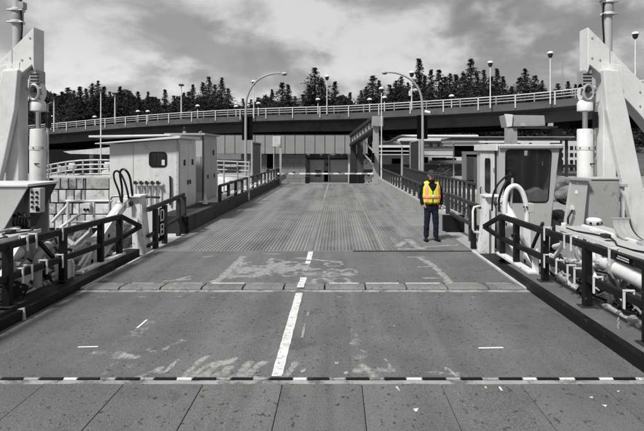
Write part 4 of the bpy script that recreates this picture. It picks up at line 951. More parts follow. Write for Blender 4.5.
# ---------------------------------------------------------------- left cabins
def rounded(x0, x1, z0, z1, r_, n=5):
    o = []
    for cx_, cz_, a0 in ((x1 - r_, z1 - r_, 0), (x0 + r_, z1 - r_, 90), (x0 + r_, z0 + r_, 180), (x1 - r_, z0 + r_, 270)):
        for k in range(n + 1):
            a = R(a0 + 90 * k / n); o.append((cx_ + r_ * math.cos(a), cz_ + r_ * math.sin(a)))
    return o
Y1, Y2 = 14.9, 16.7
T = thing('machinery_cabin', 'pale metal cabin with thin flat roof and one rounded window left of the ramp', 'cabin', (-5.8, 15.8, -.4))
xl, xr = -6.78, -4.72
part(T, 'wall', MB().prism([(xl, -.5), (xr, -.5), (xr, 2.42), (xl, 2.27)], Y1, Y2, 'y'), M_cabin, bv=.01)
part(T, 'corner_post', MB().box(xr - .06, xr + .004, Y1 - .012, Y1 + .05, -.4, 2.40), M_cabrim, bv=.004)
rf = part(T, 'roof', MB().prism([(xl - .32, 2.27), (xr + .12, 2.44), (xr + .12, 2.51), (xl - .32, 2.30)], Y1 - .25, Y2 + .15, 'y'), M_white, bv=.01)
part(T, 'roof_slab', MB().prism([(-7.9, 2.50), (-5.3, 2.56), (-5.3, 2.60), (-7.9, 2.56)], 15.9, 17.1, 'y'), M_white, bv=.006)
wx0, wx1 = at(149, 0, Y1).x, at(167, 0, Y1).x; wz0, wz1 = at(0, 167.2, Y1).z, at(0, 151.8, Y1).z
fr = part(T, 'window', MB().prism(rounded(wx0, wx1, wz0, wz1, .11), Y1 - .02, Y1 + .01, 'y'), M_black, bv=.004)
part(fr, 'pane', MB().prism(rounded(wx0 + .035, wx1 - .035, wz0 + .035, wz1 - .035, .08), Y1 - .023, Y1 - .005, 'y'), M_glass)
part(fr, 'notice', MB().box(wx1 - .15, wx1 - .06, Y1 - .026, Y1 - .022, wz0 + .06, wz0 + .22), M_white)
part(fr, 'mullion', MB().box(wx0 + .22, wx0 + .24, Y1 - .026, Y1 - .022, wz0 + .04, wz1 - .04), M_black)
# doors on the ramp side
for a, b in ((14.98, 15.78), (15.82, 16.62)):
    dr = part(T, 'door', MB().box(xr + .001, xr + .03, a, b, .36, 2.3), M_cabin, bv=.006)
    part(dr, 'vent', MB().box(xr + .031, xr + .036, a + .3, a + .5, 1.62, 1.80), M_black)
    part(dr, 'handle', MB().box(xr + .03, xr + .07, (b - .12 if a < 15.5 else a + .08), (b - .08 if a < 15.5 else a + .12), 1.02, 1.16), M_dark, bv=.005)
for px in (133,): part(T, 'panel_seam', MB().box(at(px, 0, 14.9).x, at(px, 0, 14.9).x + .012, 14.893, 14.899, -.4, 2.3), M_grey)
for i in range(10): part(T, 'bolt', MB().tube([(-4.79, 14.885, .2 + i * .22), (-4.79, 14.898, .2 + i * .22)], .012, 8), M_grey)
# valve rack on the cabin front
for i in range(5):
    px = 136 + i * 5.6
    U = thing('wall_valve', 'row of small wall valves with pipes on the pale cabin below its window', 'valve', at(px, 195, Y1 - .12), 0, 'wall valves under the cabin window')
    c = at(px, 183, Y1 - .1)
    part(U, 'riser', MB().tube([at(px, 205, Y1 - .1), at(px, 181, Y1 - .1)], .022, 8), M_galv, True)
    part(U, 'valve_body', MB().tube([(c.x - .06, c.y, c.z), (c.x + .06, c.y, c.z)], .042, 10), M_grey, True)
    part(U, 'handwheel', MB().tube([(c.x, c.y - .07, c.z + .02), (c.x, c.y - .055, c.z + .02)], .05, 12), M_dark, True)
    part(U, 'gauge', MB().tube([(c.x + .03, c.y - .03, c.z + .11), (c.x + .03, c.y - .01, c.z + .11)], .035, 12), M_whiteworn, True)
solo('wall_conduit', MB().tube([at(170, 176, Y1 - .05), at(170.5, 190, Y1 - .05), at(170, 205, Y1 - .05)], .028, 8), M_dark, 'dark vertical conduit on the pale cabin corner', 'conduit', smooth=True)
solo('hand_rail', MB().tube([at(141, 206, 13.9), at(141, 200, 13.9), at(143, 197.5, 13.9), at(150, 197, 13.9), at(160, 197.5, 13.9)], .03, 8), M_black, 'black bent grab rail before the pale cabin', 'grab rail', smooth=True)
# second tall cabinet
Y1, Y2 = 17.7, 19.7; xr = -4.74; xl = -6.0
T = thing('tall_cabinet', 'tall weathered grey cabinet with flat lid behind the pale cabin, left of the ramp', 'cabinet', (-5.4, 18.7, -.4))
part(T, 'wall', MB().box(xl, xr, Y1, Y2, -.5, 2.62), M_cabrim, bv=.012)
part(T, 'roof', MB().box(xl - .08, xr + .10, Y1 - .12, Y2 + .10, 2.62, 2.69), M_grey, bv=.01)
part(T, 'panel_door', MB().box(at(194.5, 0, Y1).x, at(201, 0, Y1).x, Y1 - .03, Y1 - .001, at(0, 191, Y1).z, at(0, 156, Y1).z), M_grey, bv=.006)
part(T, 'edge_strip', MB().box(xr - .03, xr + .008, Y1 - .01, Y1 + .03, -.4, 2.6), M_dark)
for a, b in ((17.78, 18.68), (18.72, 19.62)):
    dr = part(T, 'door', MB().box(xr + .001, xr + .03, a, b, .34, 2.5), M_cabrim, bv=.006)
    if a > 18: part(dr, 'vent', MB().box(xr + .031, xr + .036, a + .2, a + .45, 1.9, 2.1), M_black)
    part(dr, 'handle', MB().box(xr + .03, xr + .06, a + .4, a + .46, 1.05, 1.2), M_dark)
T = thing('beacon', 'small dark beacon on a bracket atop the tall grey cabinet', 'beacon', at(184.5, 134, 17.7))
c = at(184.5, 134, 17.7)
part(T, 'bracket', MB().box(c.x - .05, c.x + .05, c.y - .05, c.y + .05, c.z - .02, c.z + .10), M_grey); part(T, 'lamp', MB().lathe([(.04, .1), (.05, .12), (.045, .22), (.02, .26)], c, 12), M_dark, True)
solo('lifting_eye', MB().tube([(at(200.5, 134, 17.7).x + .05 * math.cos(t * .5), 17.7, at(0, 133, 17.7).z + .05 * math.sin(t * .5)) for t in range(13)], .015, 6), M_grey, 'small lifting eye on the lid of the tall grey cabinet', 'lifting eye')
T = thing('traffic_cone', 'small pale traffic cone on the dark walkway by the tall cabinet', 'traffic cone', (-4.3, 16.3, .31))
part(T, 'base', MB().box(-.11, .11, -.11, .11, 0, .03), M_dark, local=True); part(T, 'cone', MB().lathe([(.09, .03), (.075, .10), (.045, .26), (.022, .36)], (0, 0, 0), 16), M_white, True, True)

# ---------------------------------------------------------------- right control cabin
Yc = 11.5
T = thing('control_cabin', 'pale grey control cabin with one big dark rounded window right of the ramp', 'cabin', (4.4, 12.2, -.4))
zt = at(0, 146.5, Yc).z; zb = -.6
xa, xb = at(499, 0, Yc).x, at(559.5, 0, Yc).x; xbb = at(551, 0, Yc).x
wi = rounded(at(505.5, 0, Yc).x, at(549.5, 0, Yc).x, at(0, 202, Yc).z, at(0, 150, Yc).z, .09)
# skewed window outline: its right side leans like the cabin corner
def skew(p):
    t = (zt - p[1]) / (zt - at(0, 215, Yc).z); f_ = (p[0] - xa) / (xb - xa); return (p[0] + f_ * (.06 - .13 * t), p[1])
wi = [skew(p) for p in wi]
outer = [(xa, zt), (xb, zt), (xb - .02, zt - .2), (xbb + .01, at(0, 215, Yc).z), (xbb - .06, zb), (xa, zb)]
# front wall with an opening: bridge outer and inner loops
bm = bmesh.new()
def loop_edges(pts, y):
    vs = [bm.verts.new((p[0], y, p[1])) for p in pts]; return [bm.edges.new((vs[i], vs[(i + 1) % len(vs)])) for i in range(len(vs))]
es = loop_edges(outer, Yc) + loop_edges(wi, Yc)
bmesh.ops.triangle_fill(bm, edges=es, use_beauty=True, use_dissolve=False)
fr_ = bm.faces[:]; ret = bmesh.ops.extrude_face_region(bm, geom=fr_)
for v in [e for e in ret['geom'] if isinstance(e, bmesh.types.BMVert)]: v.co.y += .05
bmesh.ops.recalc_face_normals(bm, faces=bm.faces)
me = bpy.data.meshes.new('front_wall'); bm.to_mesh(me); bm.free(); me.materials.append(M_cabrim)
fw = bpy.data.objects.new('front_wall', me); COL.objects.link(fw); fw.parent = T; fw.location = -Vector(T.location)
part(T, 'side_wall', MB().box(xa, xa + .04, Yc + .052, 13.3, zb, zt), M_cabrim)
part(T, 'side_wall', MB().add([(xb, Yc + .052, zt), (xb, 13.3, zt), (xbb - .06, 13.3, zb), (xbb - .06, Yc + .052, zb), (xb - .04, Yc + .052, zt), (xb - .04, 13.3, zt), (xbb - .1, 13.3, zb), (xbb - .1, Yc + .052, zb)],
     [(0, 1, 2, 3), (7, 6, 5, 4), (0, 4, 5, 1), (1, 5, 6, 2), (2, 6, 7, 3), (3, 7, 4, 0)]), M_cabrim)
part(T, 'rear_wall', MB().box(xa + .04, xb - .15, 13.26, 13.3, zb, zt), M_grey)
part(T, 'cabin_floor', MB().box(xa + .04, xbb - .1, Yc + .06, 13.2, .0, .05), M_dark)
part(T, 'roof', MB().box(xa - .02, xb + .05, Yc - .06, 13.35, zt, zt + .055), M_cabin, bv=.012)
part(T, 'roof_lip', MB().box(xa - .02, xb + .05, Yc - .065, Yc - .045, zt - .035, zt - .001), M_grey)
wn = part(T, 'window', MB().prism(wi, Yc + .02, Yc + .035, 'y'), None, label=None)
mg = bpy.data.materials.new('tinted_pane'); mg.use_nodes = True; n_ = mg.node_tree.nodes; b_ = n_['Principled BSDF']
b_.inputs['Base Color'].default_value = (.03, .03, .03, 1); b_.inputs['Roughness'].default_value = .05; b_.inputs['Alpha'].default_value = .30; b_.inputs['Specular IOR Level'].default_value = .6
wn.data.materials.clear(); wn.data.materials.append(mg)
gk = MB(); k = len(wi)
gk.tube([(p[0], Yc - .003, p[1]) for p in wi + wi[:1]], .014, 6, False); part(wn, 'gasket', gk, M_black, True)
# inside: seat, console, pale daylight plate, gauge
part(T, 'seat', MB().prism([(4.02, .6), (4.34, .6), (4.36, 1.08), (4.42, 1.12), (4.36, 1.55), (4.20, 1.62), (4.04, 1.55), (3.99, 1.1)], Yc + .7, Yc + .95, 'y'), M_black, bv=.04)
part(T, 'headrest', MB().box(4.10, 4.32, Yc + .72, Yc + .86, 1.66, 1.88), M_black, bv=.04)
part(T, 'desk', MB().prism([(4.5, .05), (5.0, .05), (5.0, 1.05), (4.75, 1.22), (4.5, 1.1)], Yc + .25, Yc + .75, 'y'), M_grey, bv=.02)
part(T, 'rear_daylight_plate', MB().prism(rounded(4.4, 5.1, 1.05, 1.95, .08), 13.245, 13.255, 'y'), M_bwhite)  # white plate stands in for daylight through a rear window; wall is uncut
part(T, 'wall_cupboard', MB().box(5.2, 5.42, 12.6, 13.1, .4, 1.7), M_cabrim, bv=.01)
part(T, 'gauge', MB().tube([at(542.5, 168, Yc + .1), at(542.5, 168, Yc + .13)], .055, 16), M_black, True)
part(T, 'gauge_arm', MB().tube([at(542.5, 161, Yc + .12), at(542.5, 168, Yc + .12)], .012, 6), M_galv)
# ramp side: door with a tall narrow pane, white roof lip
part(T, 'roof_lip', MB().box(xa - .07, xa - .021, Yc - .02, 13.35, zt - .10, zt + .06), M_white, bv=.01)
dw = part(T, 'door', MB().box(xa - .025, xa - .001, 11.80, 12.95, .0, 2.02), M_cabin, bv=.008)
part(dw, 'pane', MB().prism(rounded(12.05, 12.50, 1.05, 1.90, .08), xa - .032, xa - .024, 'x'), M_glass)
part(dw, 'handle', MB().tube([(xa - .06, 12.70, .95), (xa - .08, 12.70, 1.0), (xa - .08, 12.70, 1.12), (xa - .06, 12.70, 1.17)], .014, 6), M_black, True)
part(T, 'downpipe', MB().tube([(xa - .03, 11.66, zt - .1), (xa - .03, 11.66, -.3)], .022, 8), M_dark, True)
for z_ in (.45, 1.0, 1.6): part(T, 'hinge', MB().box(xa - .04, xa - .02, 11.76, 11.82, z_, z_ + .08), M_grey)

# ---------------------------------------------------------------- bridge (overpass)
CP = [(-120, 84, 138), (-40, 80, 131), (54, 75, 123), (100, 72, 118.6), (140, 69.5, 115.2), (184, 67, 112), (240, 64, 109), (291, 61.5, 107), (338, 59, 105.6), (380, 57, 103.4), (430, 54.5, 100.3), (480, 52, 97), (530, 49.5, 93), (580, 47, 87.6), (640, 44.5, 80), (720, 41, 68)]
P = [at(a, c_, b) for a, b, c_ in CP]
# resample smoothly
BP = []
for i in range(len(P) - 1):
    p0 = P[max(i - 1, 0)]; p1 = P[i]; p2 = P[i + 1]; p3 = P[min(i + 2, len(P) - 1)]
    for k in range(4):
        t = k / 4; BP.append(.5 * ((2 * p1) + (p2 - p0) * t + (2 * p0 - 5 * p1 + 4 * p2 - p3) * t * t + (3 * p1 - p0 - 3 * p2 + p3) * t ** 3))
BP.append(P[-1])
NRM = []
for i in range(len(BP)):
    d_ = BP[min(i + 1, len(BP) - 1)] - BP[max(i - 1, 0)]; d_.z = 0; d_.normalize(); NRM.append(Vector((-d_.y, d_.x, 0)))   # points away from camera
def sweep(mb, prof):   # prof: (offset from near rail line, z below rail top)
    n = len(prof); vs = []
    for p, nn in zip(BP, NRM):
        for o_, z_ in prof: vs.append(p + nn * o_ + Vector((0, 0, z_)))
    fs = [(i * n + j, (i + 1) * n + j, (i + 1) * n + (j + 1) % n, i * n + (j + 1) % n) for i in range(len(BP) - 1) for j in range(n)]
    fs += [tuple(range(n)), tuple(reversed([(len(BP) - 1) * n + j for j in range(n)]))]
    return mb.add(vs, fs)
T = thing('road_overpass', 'long curved concrete road overpass with white rails crossing behind the ramp', 'overpass', (0, 60, -1))
part(T, 'deck', sweep(MB(), [(0, -1.12), (0, -1.62), (1.5, -1.80), (1.5, -1.85), (15, -1.85), (16.5, -1.6), (16.5, -1.12)]), M_bridge)
part(T, 'girder', sweep(MB(), [(1.45, -1.86), (1.55, -2.95), (2.0, -2.97), (2.0, -1.86)]), M_bridge)
part(T, 'girder', sweep(MB(), [(7, -1.86), (7, -3.0), (7.5, -3.0), (7.5, -1.86)]), M_undershade)
part(T, 'girder', sweep(MB(), [(14.3, -1.86), (14.3, -3.1), (14.8, -3.1), (14.8, -1.86)]), M_undershade)
part(T, 'kerb', sweep(MB(), [(0, -1.115), (0, -.92), (.3, -.92), (.3, -1.115)]), M_bridge)
part(T, 'far_parapet', sweep(MB(), [(16.1, -1.11), (16.1, -.3), (16.4, -.3), (16.4, -1.11)]), M_bridge)
for zz in (-.02, -.30, -.58): part(T, 'rail', sweep(MB(), [(.05, zz), (.05, zz - .09), (.13, zz - .09), (.13, zz)]), M_white if zz > -.1 else M_galv)
# posts along arc length
acc = 0
post = MB().box(-.05, .05, -.12, 0, -.0, 1.35).mesh('rail_post', M_white)
small = MB().box(-.04, .04, 0, .1, 0, .85).mesh('rail_post', M_galv)
dist = 0; nxt = 1.0; cnt = 0
for i in range(len(BP) - 1):
    a, b = BP[i], BP[i + 1]; L_ = (b - a).length
    while nxt < dist + L_:
        p_ = a.lerp(b, (nxt - dist) / L_)
        o = bpy.data.objects.new('rail_post', post if cnt % 2 == 0 else small); COL.objects.link(o); o.parent = T
        o.location = p_ + Vector((0, 0, -1.38 if cnt % 2 == 0 else -.93)) - Vector(T.location); nxt += 1.85; cnt += 1
    dist += L_
for px, Yp in ((-30, 84), (130, 76), (556, 53), (660, 50)):
    # piers under the deck
    c = at(px, 0, Yp); zt_ = 4.4 if px > 300 else 2.6
    part(T, 'pier', MB().box(c.x - .5, c.x + .5, Yp - .4, Yp + .4, -1.4, zt_), M_bridge, bv=.05)
    part(T, 'pier_cap', MB().box(c.x - .8, c.x + .8, Yp - 1.5, Yp + 4, zt_, zt_ + .6), M_undershade)
# dark shade sheet + light slab at left, behind the guard fence
T = thing('low_ramp', 'low pale concrete ramp slab on round columns under the overpass at left', 'ramp', at(90, 178, 40))
part(T, 'slab', MB().prism([(at(63, 0, 40).x, at(0, 151.5, 40).z), (at(70, 0, 40).x, at(0, 153.8, 40).z), (at(135, 0, 40).x, at(0, 155, 40).z), (at(135, 0, 40).x, at(0, 144.5, 40).z), (at(100, 0, 40).x, at(0, 148.2, 40).z)], 40, 46, 'y'), M_concl)
for px in (91.5, 128): part(T, 'column', MB().lathe([(.16, -1), (.16, 1.72)], (at(px, 0, 40.6).x, 40.6, 0), 16), M_conc, True)
part(T, 'underpass_shade_sheet', MB().box(at(20, 0, 47).x, at(140, 0, 47).x, 47, 47.3, -1, at(0, 149.5, 47).z), M_undershade)  # near-black sheet added for the darkness below the overpass

# ---------------------------------------------------------------- terminal wall
Yt = 50
T = thing('terminal_building', 'concrete terminal building with a panelled fascia under the overpass at the end of the ramp', 'building', (-5, 51, -1.2))
x0 = at(205, 0, Yt).x; k = 0
while x0 < at(367, 0, Yt).x:
    x1 = min(x0 + 1.0, at(368, 0, Yt).x)
    part(T, 'fascia_panel', MB().box(x0 + .03, x1 - .03, Yt, Yt + .2, at(0, 153.8, Yt).z, at(0, 135.5, Yt).z), M_panel, bv=.01); x0 = x1; k += 1
part(T, 'fascia_frame', MB().box(at(205, 0, Yt).x, at(368, 0, Yt).x, Yt + .1, Yt + .5, at(0, 154, Yt).z, at(0, 134.5, Yt).z), M_dark)
bx = Yt + .9
part(T, 'soffit', MB().box(at(205, 0, Yt).x, at(368, 0, Yt).x, Yt + .5, Yt + 2, at(0, 153.5, Yt).z - .04, at(0, 153.5, Yt).z), M_dark)
# block courses as real pieces
course = MB(); 
bz0 = -1.3; n = 0
zt2 = at(0, 153.9, Yt).z
blk_a = None
xx0, xx1 = at(241, 0, bx).x, at(306, 0, bx).x
for r_i in range(6):
    z0 = bz0 + r_i * .52; z1 = min(z0 + .50, zt2 - .05); xs_ = xx0 - (.6 if r_i % 2 else 0)
    while xs_ < xx1:
        a, b = max(xs_, xx0), min(xs_ + 1.19, xx1)
        if b - a > .1: part(T, 'wall_block', MB().box(a, b - .015, bx - .01 * rnd.random(), bx + .3, z0, z1), M_wall)
        xs_ += 1.2
part(T, 'wall', MB().box(at(190, 0, bx).x, at(241, 0, bx).x, bx + 1.5, bx + 1.8, -1.3, zt2), M_wall)
part(T, 'wall_core', MB().box(xx0, xx1, bx + .3, bx + .8, -1.3, zt2), M_dark)
part(T, 'black_wall_board', MB().box(at(267, 0, bx).x, at(273, 0, bx).x, bx - .05, bx - .012, at(0, 168.5, bx).z, at(0, 152, bx).z), M_sign)  # flat black board set on the face of the block wall
# recessed porch with doors
yb_ = bx + 1.2
part(T, 'porch_wall', MB().box(xx1, at(352, 0, yb_).x, yb_, yb_ + .3, -1.3, zt2), M_wall)
part(T, 'transom', MB().box(xx1 + .02, at(348, 0, yb_).x, yb_ - .06, yb_ - .01, at(0, 159.5, yb_).z, at(0, 158, yb_).z), M_dark)
for a, b in ((310, 320), (322, 329), (335, 341), (342, 347)):
    part(T, 'transom_window', MB().box(at(a, 0, yb_).x, at(b, 0, yb_).x, yb_ - .04, yb_ - .01, at(0, 157.8, yb_).z, at(0, 152.5, yb_).z), M_glass)
dr = part(T, 'door', MB().box(at(310, 0, yb_).x, at(324, 0, yb_).x, yb_ - .05, yb_ - .005, -1.25, at(0, 160, yb_).z), M_cabrim)
part(dr, 'pane', MB().box(at(315, 0, yb_).x, at(321, 0, yb_).x, yb_ - .06, yb_ - .05, at(0, 177, yb_).z, at(0, 170, yb_).z), M_glass)
part(T, 'dark_doorway', MB().box(at(324.3, 0, yb_).x, at(328, 0, yb_).x, yb_ - .04, yb_ - .006, -1.25, at(0, 171, yb_).z), M_sign)
part(T, 'door_post', MB().box(at(328.3, 0, yb_).x, at(329.3, 0, yb_).x, yb_ - .2, yb_ - .0, -1.25, at(0, 152.5, yb_).z), M_concl)
part(T, 'pale_panel', MB().box(at(330.3, 0, yb_).x, at(348, 0, yb_).x, yb_ - .05, yb_ - .004, -1.25, at(0, 160, yb_).z), M_cabrim)
part(T, 'corner_post', MB().box(at(348.3, 0, Yt).x, at(350, 0, Yt).x, Yt + .6, Yt + .9, -1.25, zt2 - .06), M_concl)
for px, lab in ((267, 'small dark cupboard notice on the block wall behind the barrier'),):
    part(T, 'notice', MB().box(at(266.5, 0, bx).x, at(269.5, 0, bx).x, bx - .04, bx - .014, at(0, 173.5, bx).z, at(0, 169.5, bx).z), M_sign)
part(T, 'light_fitting', MB().box(at(326, 0, yb_).x, at(328, 0, yb_).x, yb_ - .3, yb_ - .21, at(0, 166, yb_).z, at(0, 163, yb_).z), M_dark)
# bins
def bin_(px0, px1, py0, Yb, label, zb_=-1.12):
    a, b = at(px0, 0, Yb).x, at(px1, 0, Yb).x; zt_ = at(0, py0, Yb).z
    U = thing('waste_bin', label, 'bin', ((a + b) / 2, Yb, zb_))
    part(U, 'body', MB().box(a + .02, b - .02, Yb, Yb + .5, zb_, zt_ - .08), M_black, bv=.02); part(U, 'lid', MB().box(a, b, Yb - .03, Yb + .53, zt_ - .078, zt_), M_dark, bv=.02)
bin_(305, 309.5, 176.5, 46, 'black waste bin at the right end of the block wall behind the barrier')
bin_(349, 357, 172.5, 42, 'large black bin left of the two at the foot of the dark gantry column')
bin_(357.5, 364.5, 173, 42, 'large black bin right of the two at the foot of the dark gantry column')

# ---------------------------------------------------------------- barrier gate
T = thing('barrier_gate', 'raised-height striped white barrier arm lowered across the head of the ramp', 'barrier', (-4.05, 34.6, zr(34.6)))
zb_ = at(0, 173.6, 34.3).z
xa_, xb_ = at(277, 0, 34.3).x, at(373, 0, 34.3).x
n = 17; wseg = (xb_ - xa_) / n
for i in range(n):
    part(T, 'arm_section', MB().box(xa_ + i * wseg, xa_ + (i + 1) * wseg - .002, 34.27, 34.33, zb_ - .05, zb_ + .05), M_fresh if i % 2 == 0 else M_galv)
for i in (3, 7, 11, 14): part(T, 'warning_lamp', MB().box(xa_ + i * wseg - .09, xa_ + i * wseg + .09, 34.25, 34.35, zb_ + .051, zb_ + .13), M_dark, bv=.01)
part(T, 'housing', MB().box(at(275.5, 0, 34.5).x, at(280, 0, 34.5).x, 34.4, 34.8, zr(34.6), at(0, 168, 34.5).z), M_dark, bv=.02)
part(T, 'rest_post', MB().box(at(372, 0, 34.3).x, at(374, 0, 34.3).x, 34.4, 34.5, zr(34.4), zb_ + .1), M_galv)
part(T, 'rest_frame', MB().bar((at(366, 0, 34.4).x, 34.5, zr(34.4)), (at(372, 0, 34.4).x, 34.5, zb_), .06, .06, (0, 1, 0)).bar((at(372, 0, 34.4).x, 34.5, zr(34.4) + .05), (at(366, 0, 34.4).x, 34.5, zb_ - .1), .06, .06, (0, 1, 0)).bar((at(366, 0, 34.4).x, 34.5, zr(34.4)), (at(366, 0, 34.4).x, 34.5, zb_ - .1), .06, .06), M_galv)
T = thing('sign_post', 'tall pale post with a blank pale square sign at the left end of the barrier', 'sign', (at(280.5, 0, 33.8).x, 33.8, -.4))
part(T, 'post', MB().box(at(279.6, 0, 33.8).x, at(281.6, 0, 33.8).x, 33.75, 33.85, -.4, at(0, 137, 33.8).z), M_galv)
part(T, 'sign_board', MB().box(at(272.8, 0, 33.8).x, at(280.8, 0, 33.8).x, 33.69, 33.74, at(0, 146.5, 33.8).z, at(0, 136.3, 33.8).z), M_concl, bv=.01)
part(T, 'back_post', MB().box(at(273.4, 0, 33.8).x, at(274.2, 0, 33.8).x, 33.76, 33.8, -.4, at(0, 147, 33.8).z), M_galv)

# ---------------------------------------------------------------- right gantry frame
T = thing('steel_gantry', 'dark steel gantry frame with a slanting openwork beam at the right end of the barrier', 'gantry', (at(368, 0, 40).x, 40, -1.1))
part(T, 'column', MB().box(at(350.5, 0, 44).x, at(356.5, 0, 44).x, 44, 44.6, -1.2, at(0, 134, 44).z), M_dark, bv=.03)
part(T, 'column', MB().box(at(357, 0, 44).x, at(363.5, 0, 44).x, 44.1, 44.5, -1.2, at(0, 134, 44).z), M_bridge, bv=.03)
part(T, 'column', MB().box(at(373.3, 0, 36).x, at(379, 0, 36).x, 36, 36.5, -1.1, at(0, 124, 36).z), M_grey, bv=.03)
A = at(352, 139, 44); A2 = at(352, 145, 44); B = at(375, 120, 36.2); B2 = at(375, 128, 36.2)
part(T, 'beam_chord', MB().bar(A + Vector((0, 0, .3)), B + Vector((0, 0, .15)), .5, .25), M_dark, bv=.02); part(T, 'beam_chord', MB().bar(A2, B2 + Vector((0, 0, -.1)), .5, .22), M_dark, bv=.02)
for i in range(8):
    t = (i + .5) / 8; a = A.lerp(B, t); b = A2.lerp(B2, t); part(T, 'beam_strut', MB().bar(a + Vector((0, 0, .15)), b, .25, .22), M_grey)
part(T, 'beam_end', MB().box(at(372, 0, 35.9).x, at(383, 0, 35.9).x, 35.7, 36.3, at(0, 126.5, 35.9).z, at(0, 116.5, 35.9).z), M_conc, bv=.03)
for zz, xx in ((137, 364), (150, 366)):
    part(T, 'stair_rail', MB().bar(at(363, zz + 3, 43), at(373, zz + 14, 37), .08, .08), M_galv)
part(T, 'signal_head', MB().box(at(371.8, 0, 35.6).x, at(374.3, 0, 35.6).x, 35.5, 35.9, at(0, 163, 35.6).z, at(0, 153, 35.6).z), M_sign, bv=.02)

# ---------------------------------------------------------------- background right
T = thing('white_ferry_terminal', 'long white building with small square windows under the overpass at right', 'building', (14, 80, -1.2))
Yb = 76
def B_(a, b, c_, d_, Ya_=Yb, dep=1.0): return MB().box(at(a, 0, Ya_).x, at(b, 0, Ya_).x, Ya_, Ya_ + dep, at(0, d_, Ya_).z, at(0, c_, Ya_).z)
part(T, 'wall', B_(376, 620, 141, 164.5, Yb, 8), M_bwhite)
part(T, 'upper_wall', B_(402, 475, 135.5, 140.9, Yb + .4, 6), M_bwhite)
part(T, 'string_course', B_(400, 520, 140.6, 141.5, Yb - .3, .3), M_grey); part(T, 'string_course', B_(376, 520, 149.8, 150.3, Yb - .05, .05), M_panel); part(T, 'string_course', B_(376, 520, 155, 155.4, Yb - .05, .05), M_panel)
part(T, 'plinth', B_(376, 620, 164.6, 176, Yb + .3, 6), M_wall)
for px in (431, 438.6, 446.2):
    f_ = part(T, 'window', B_(px - 1.7, px + 1.7, 142.8, 146.6, Yb - .08, .08), M_grey); part(f_, 'pane', B_(px - 1.1, px + 1.1, 143.5, 146, Yb - .12, .03), M_glass)
for a, b, c_, d_ in ((432, 446, 157.5, 160.5), (392, 402, 158.5, 164), (414, 428, 157, 163), (446, 456, 158, 160)):
    part(T, 'recess', B_(a, b, c_, d_, Yb - .10, .09), M_sign)
part(T, 'balcony', B_(430, 470, 160.6, 163.4, Yb - .8, .6), M_panel)
part(T, 'pipe', MB().tube([at(383, 143, Yb - 1), at(390, 142, Yb - 1), at(397, 138, Yb - 1), at(402, 136.3, Yb - 1), at(478, 136.3, Yb - 1)], .22, 8), M_white, True)
for i in range(14):
    px = 560 + i * 5
    if i < 11:
        for c_ in (146, 153, 160, 167): f_ = part(T, 'window', B_(px, px + 3.2, c_, c_ + 4, Yb - .04, .03), M_glass)
T = thing('canopy', "flat canopy with black fascia and white edges beyond the barrier's right end", 'canopy', at(394, 172, 44))
part(T, 'fascia', B_(379.5, 409, 147.6, 150.4, 44, 2), M_sign); part(T, 'roof', B_(378, 410, 145.2, 147.5, 43.9, 2.2), M_white); part(T, 'trim', B_(379.5, 409, 150.5, 151.6, 44, 2), M_concl); part(T, 'fascia', B_(379.5, 409, 151.7, 154, 44.2, 2), M_sign); part(T, 'trim', B_(378, 409, 154.1, 155, 44, 2), M_concl)
for px in (381.3, 402): part(T, 'post', B_(px - .8, px + .8, 155.1, 184, 44.1, .2), M_cabrim)
T = thing('bus_shelter', 'white framed open shelter with a dark interior behind the footway railing at right', 'shelter', at(465, 182, 32))
part(T, 'roof', B_(453, 500, 142.5, 145.6, 32, 3), M_white); part(T, 'roof_trim', B_(452, 500, 141, 142.4, 31.9, 3.2), M_grey)
part(T, 'fascia', B_(454.5, 478, 145.7, 157, 32.2, .1), M_sign)  # black sheet here stands in for the shade in the shelter's opening
part(T, 'beam', B_(463, 500, 151.5, 154.5, 31.8, .3), M_white); part(T, 'post', B_(463, 466.3, 154.6, 186, 31.8, .3), M_white); part(T, 'post', B_(453.3, 454.3, 142, 178, 31.7, .1), M_galv); part(T, 'wall', B_(467, 476, 157.1, 180, 33.5, .2), M_conc)
part(T, 'post', B_(475, 477, 154.6, 186, 32.6, .3), M_cabrim)
solo('kerbside_slab', MB().box(at(448, 0, 28).x, 20, 28, 31, -.39, -.25), M_concl, 'bright concrete island behind the footway railing at right', 'kerb')
# transfer beam over the right cabin
T = thing('beam_support', 'pale steel box beam on a short column showing above the roof of the control cabin', 'steel support', (at(512, 0, 22).x, 22, -.4))
part(T, 'column', B_(508, 517.5, 127.5, 200, 22, .5), M_conc, bv=.02)
part(T, 'box_beam', MB().prism([(at(505.5, 0, 22).x, at(0, 115, 22).z), (at(545, 0, 22).x, at(0, 115.5, 22).z), (at(546, 0, 22).x, at(0, 126, 22).z), (at(508, 0, 22).x, at(0, 127, 22).z)], 22.05, 22.9, 'y'), M_grey, bv=.02)
part(T, 'end_plate', MB().prism([(at(504.5, 0, 22).x, at(0, 114, 22).z), (at(512.5, 0, 22).x, at(0, 114.6, 22).z), (at(511.5, 0, 22).x, at(0, 126.3, 22).z), (at(507, 0, 22).x, at(0, 127, 22).z)], 21.95, 22.04, 'y'), M_cabin)
part(T, 'lower_flange', B_(513, 558, 126.2, 127.6, 21.9, 1.2), M_dark)
for px in (524, 552): part(T, 'floodlight', B_(px - 1.3, px + 1.3, 123, 126, 21.6, .3), M_cabrim)
T = thing('roof_walkway', 'pale edged walkway roof stretching behind the control cabin under the overpass', 'walkway', at(500, 150, 28))
part(T, 'deck', B_(452, 575, 138.3, 139.6, 28, 3), M_dark); part(T, 'edge', B_(452, 575, 136.5, 137.4, 28.5, 3), M_grey); part(T, 'edge', B_(480, 560, 140.8, 142.8, 27.6, .2), M_cabin); 
for px in (486, 530, 566): part(T, 'post', B_(px, px + 2, 139.7, 190, 28.3, .15), M_dark)
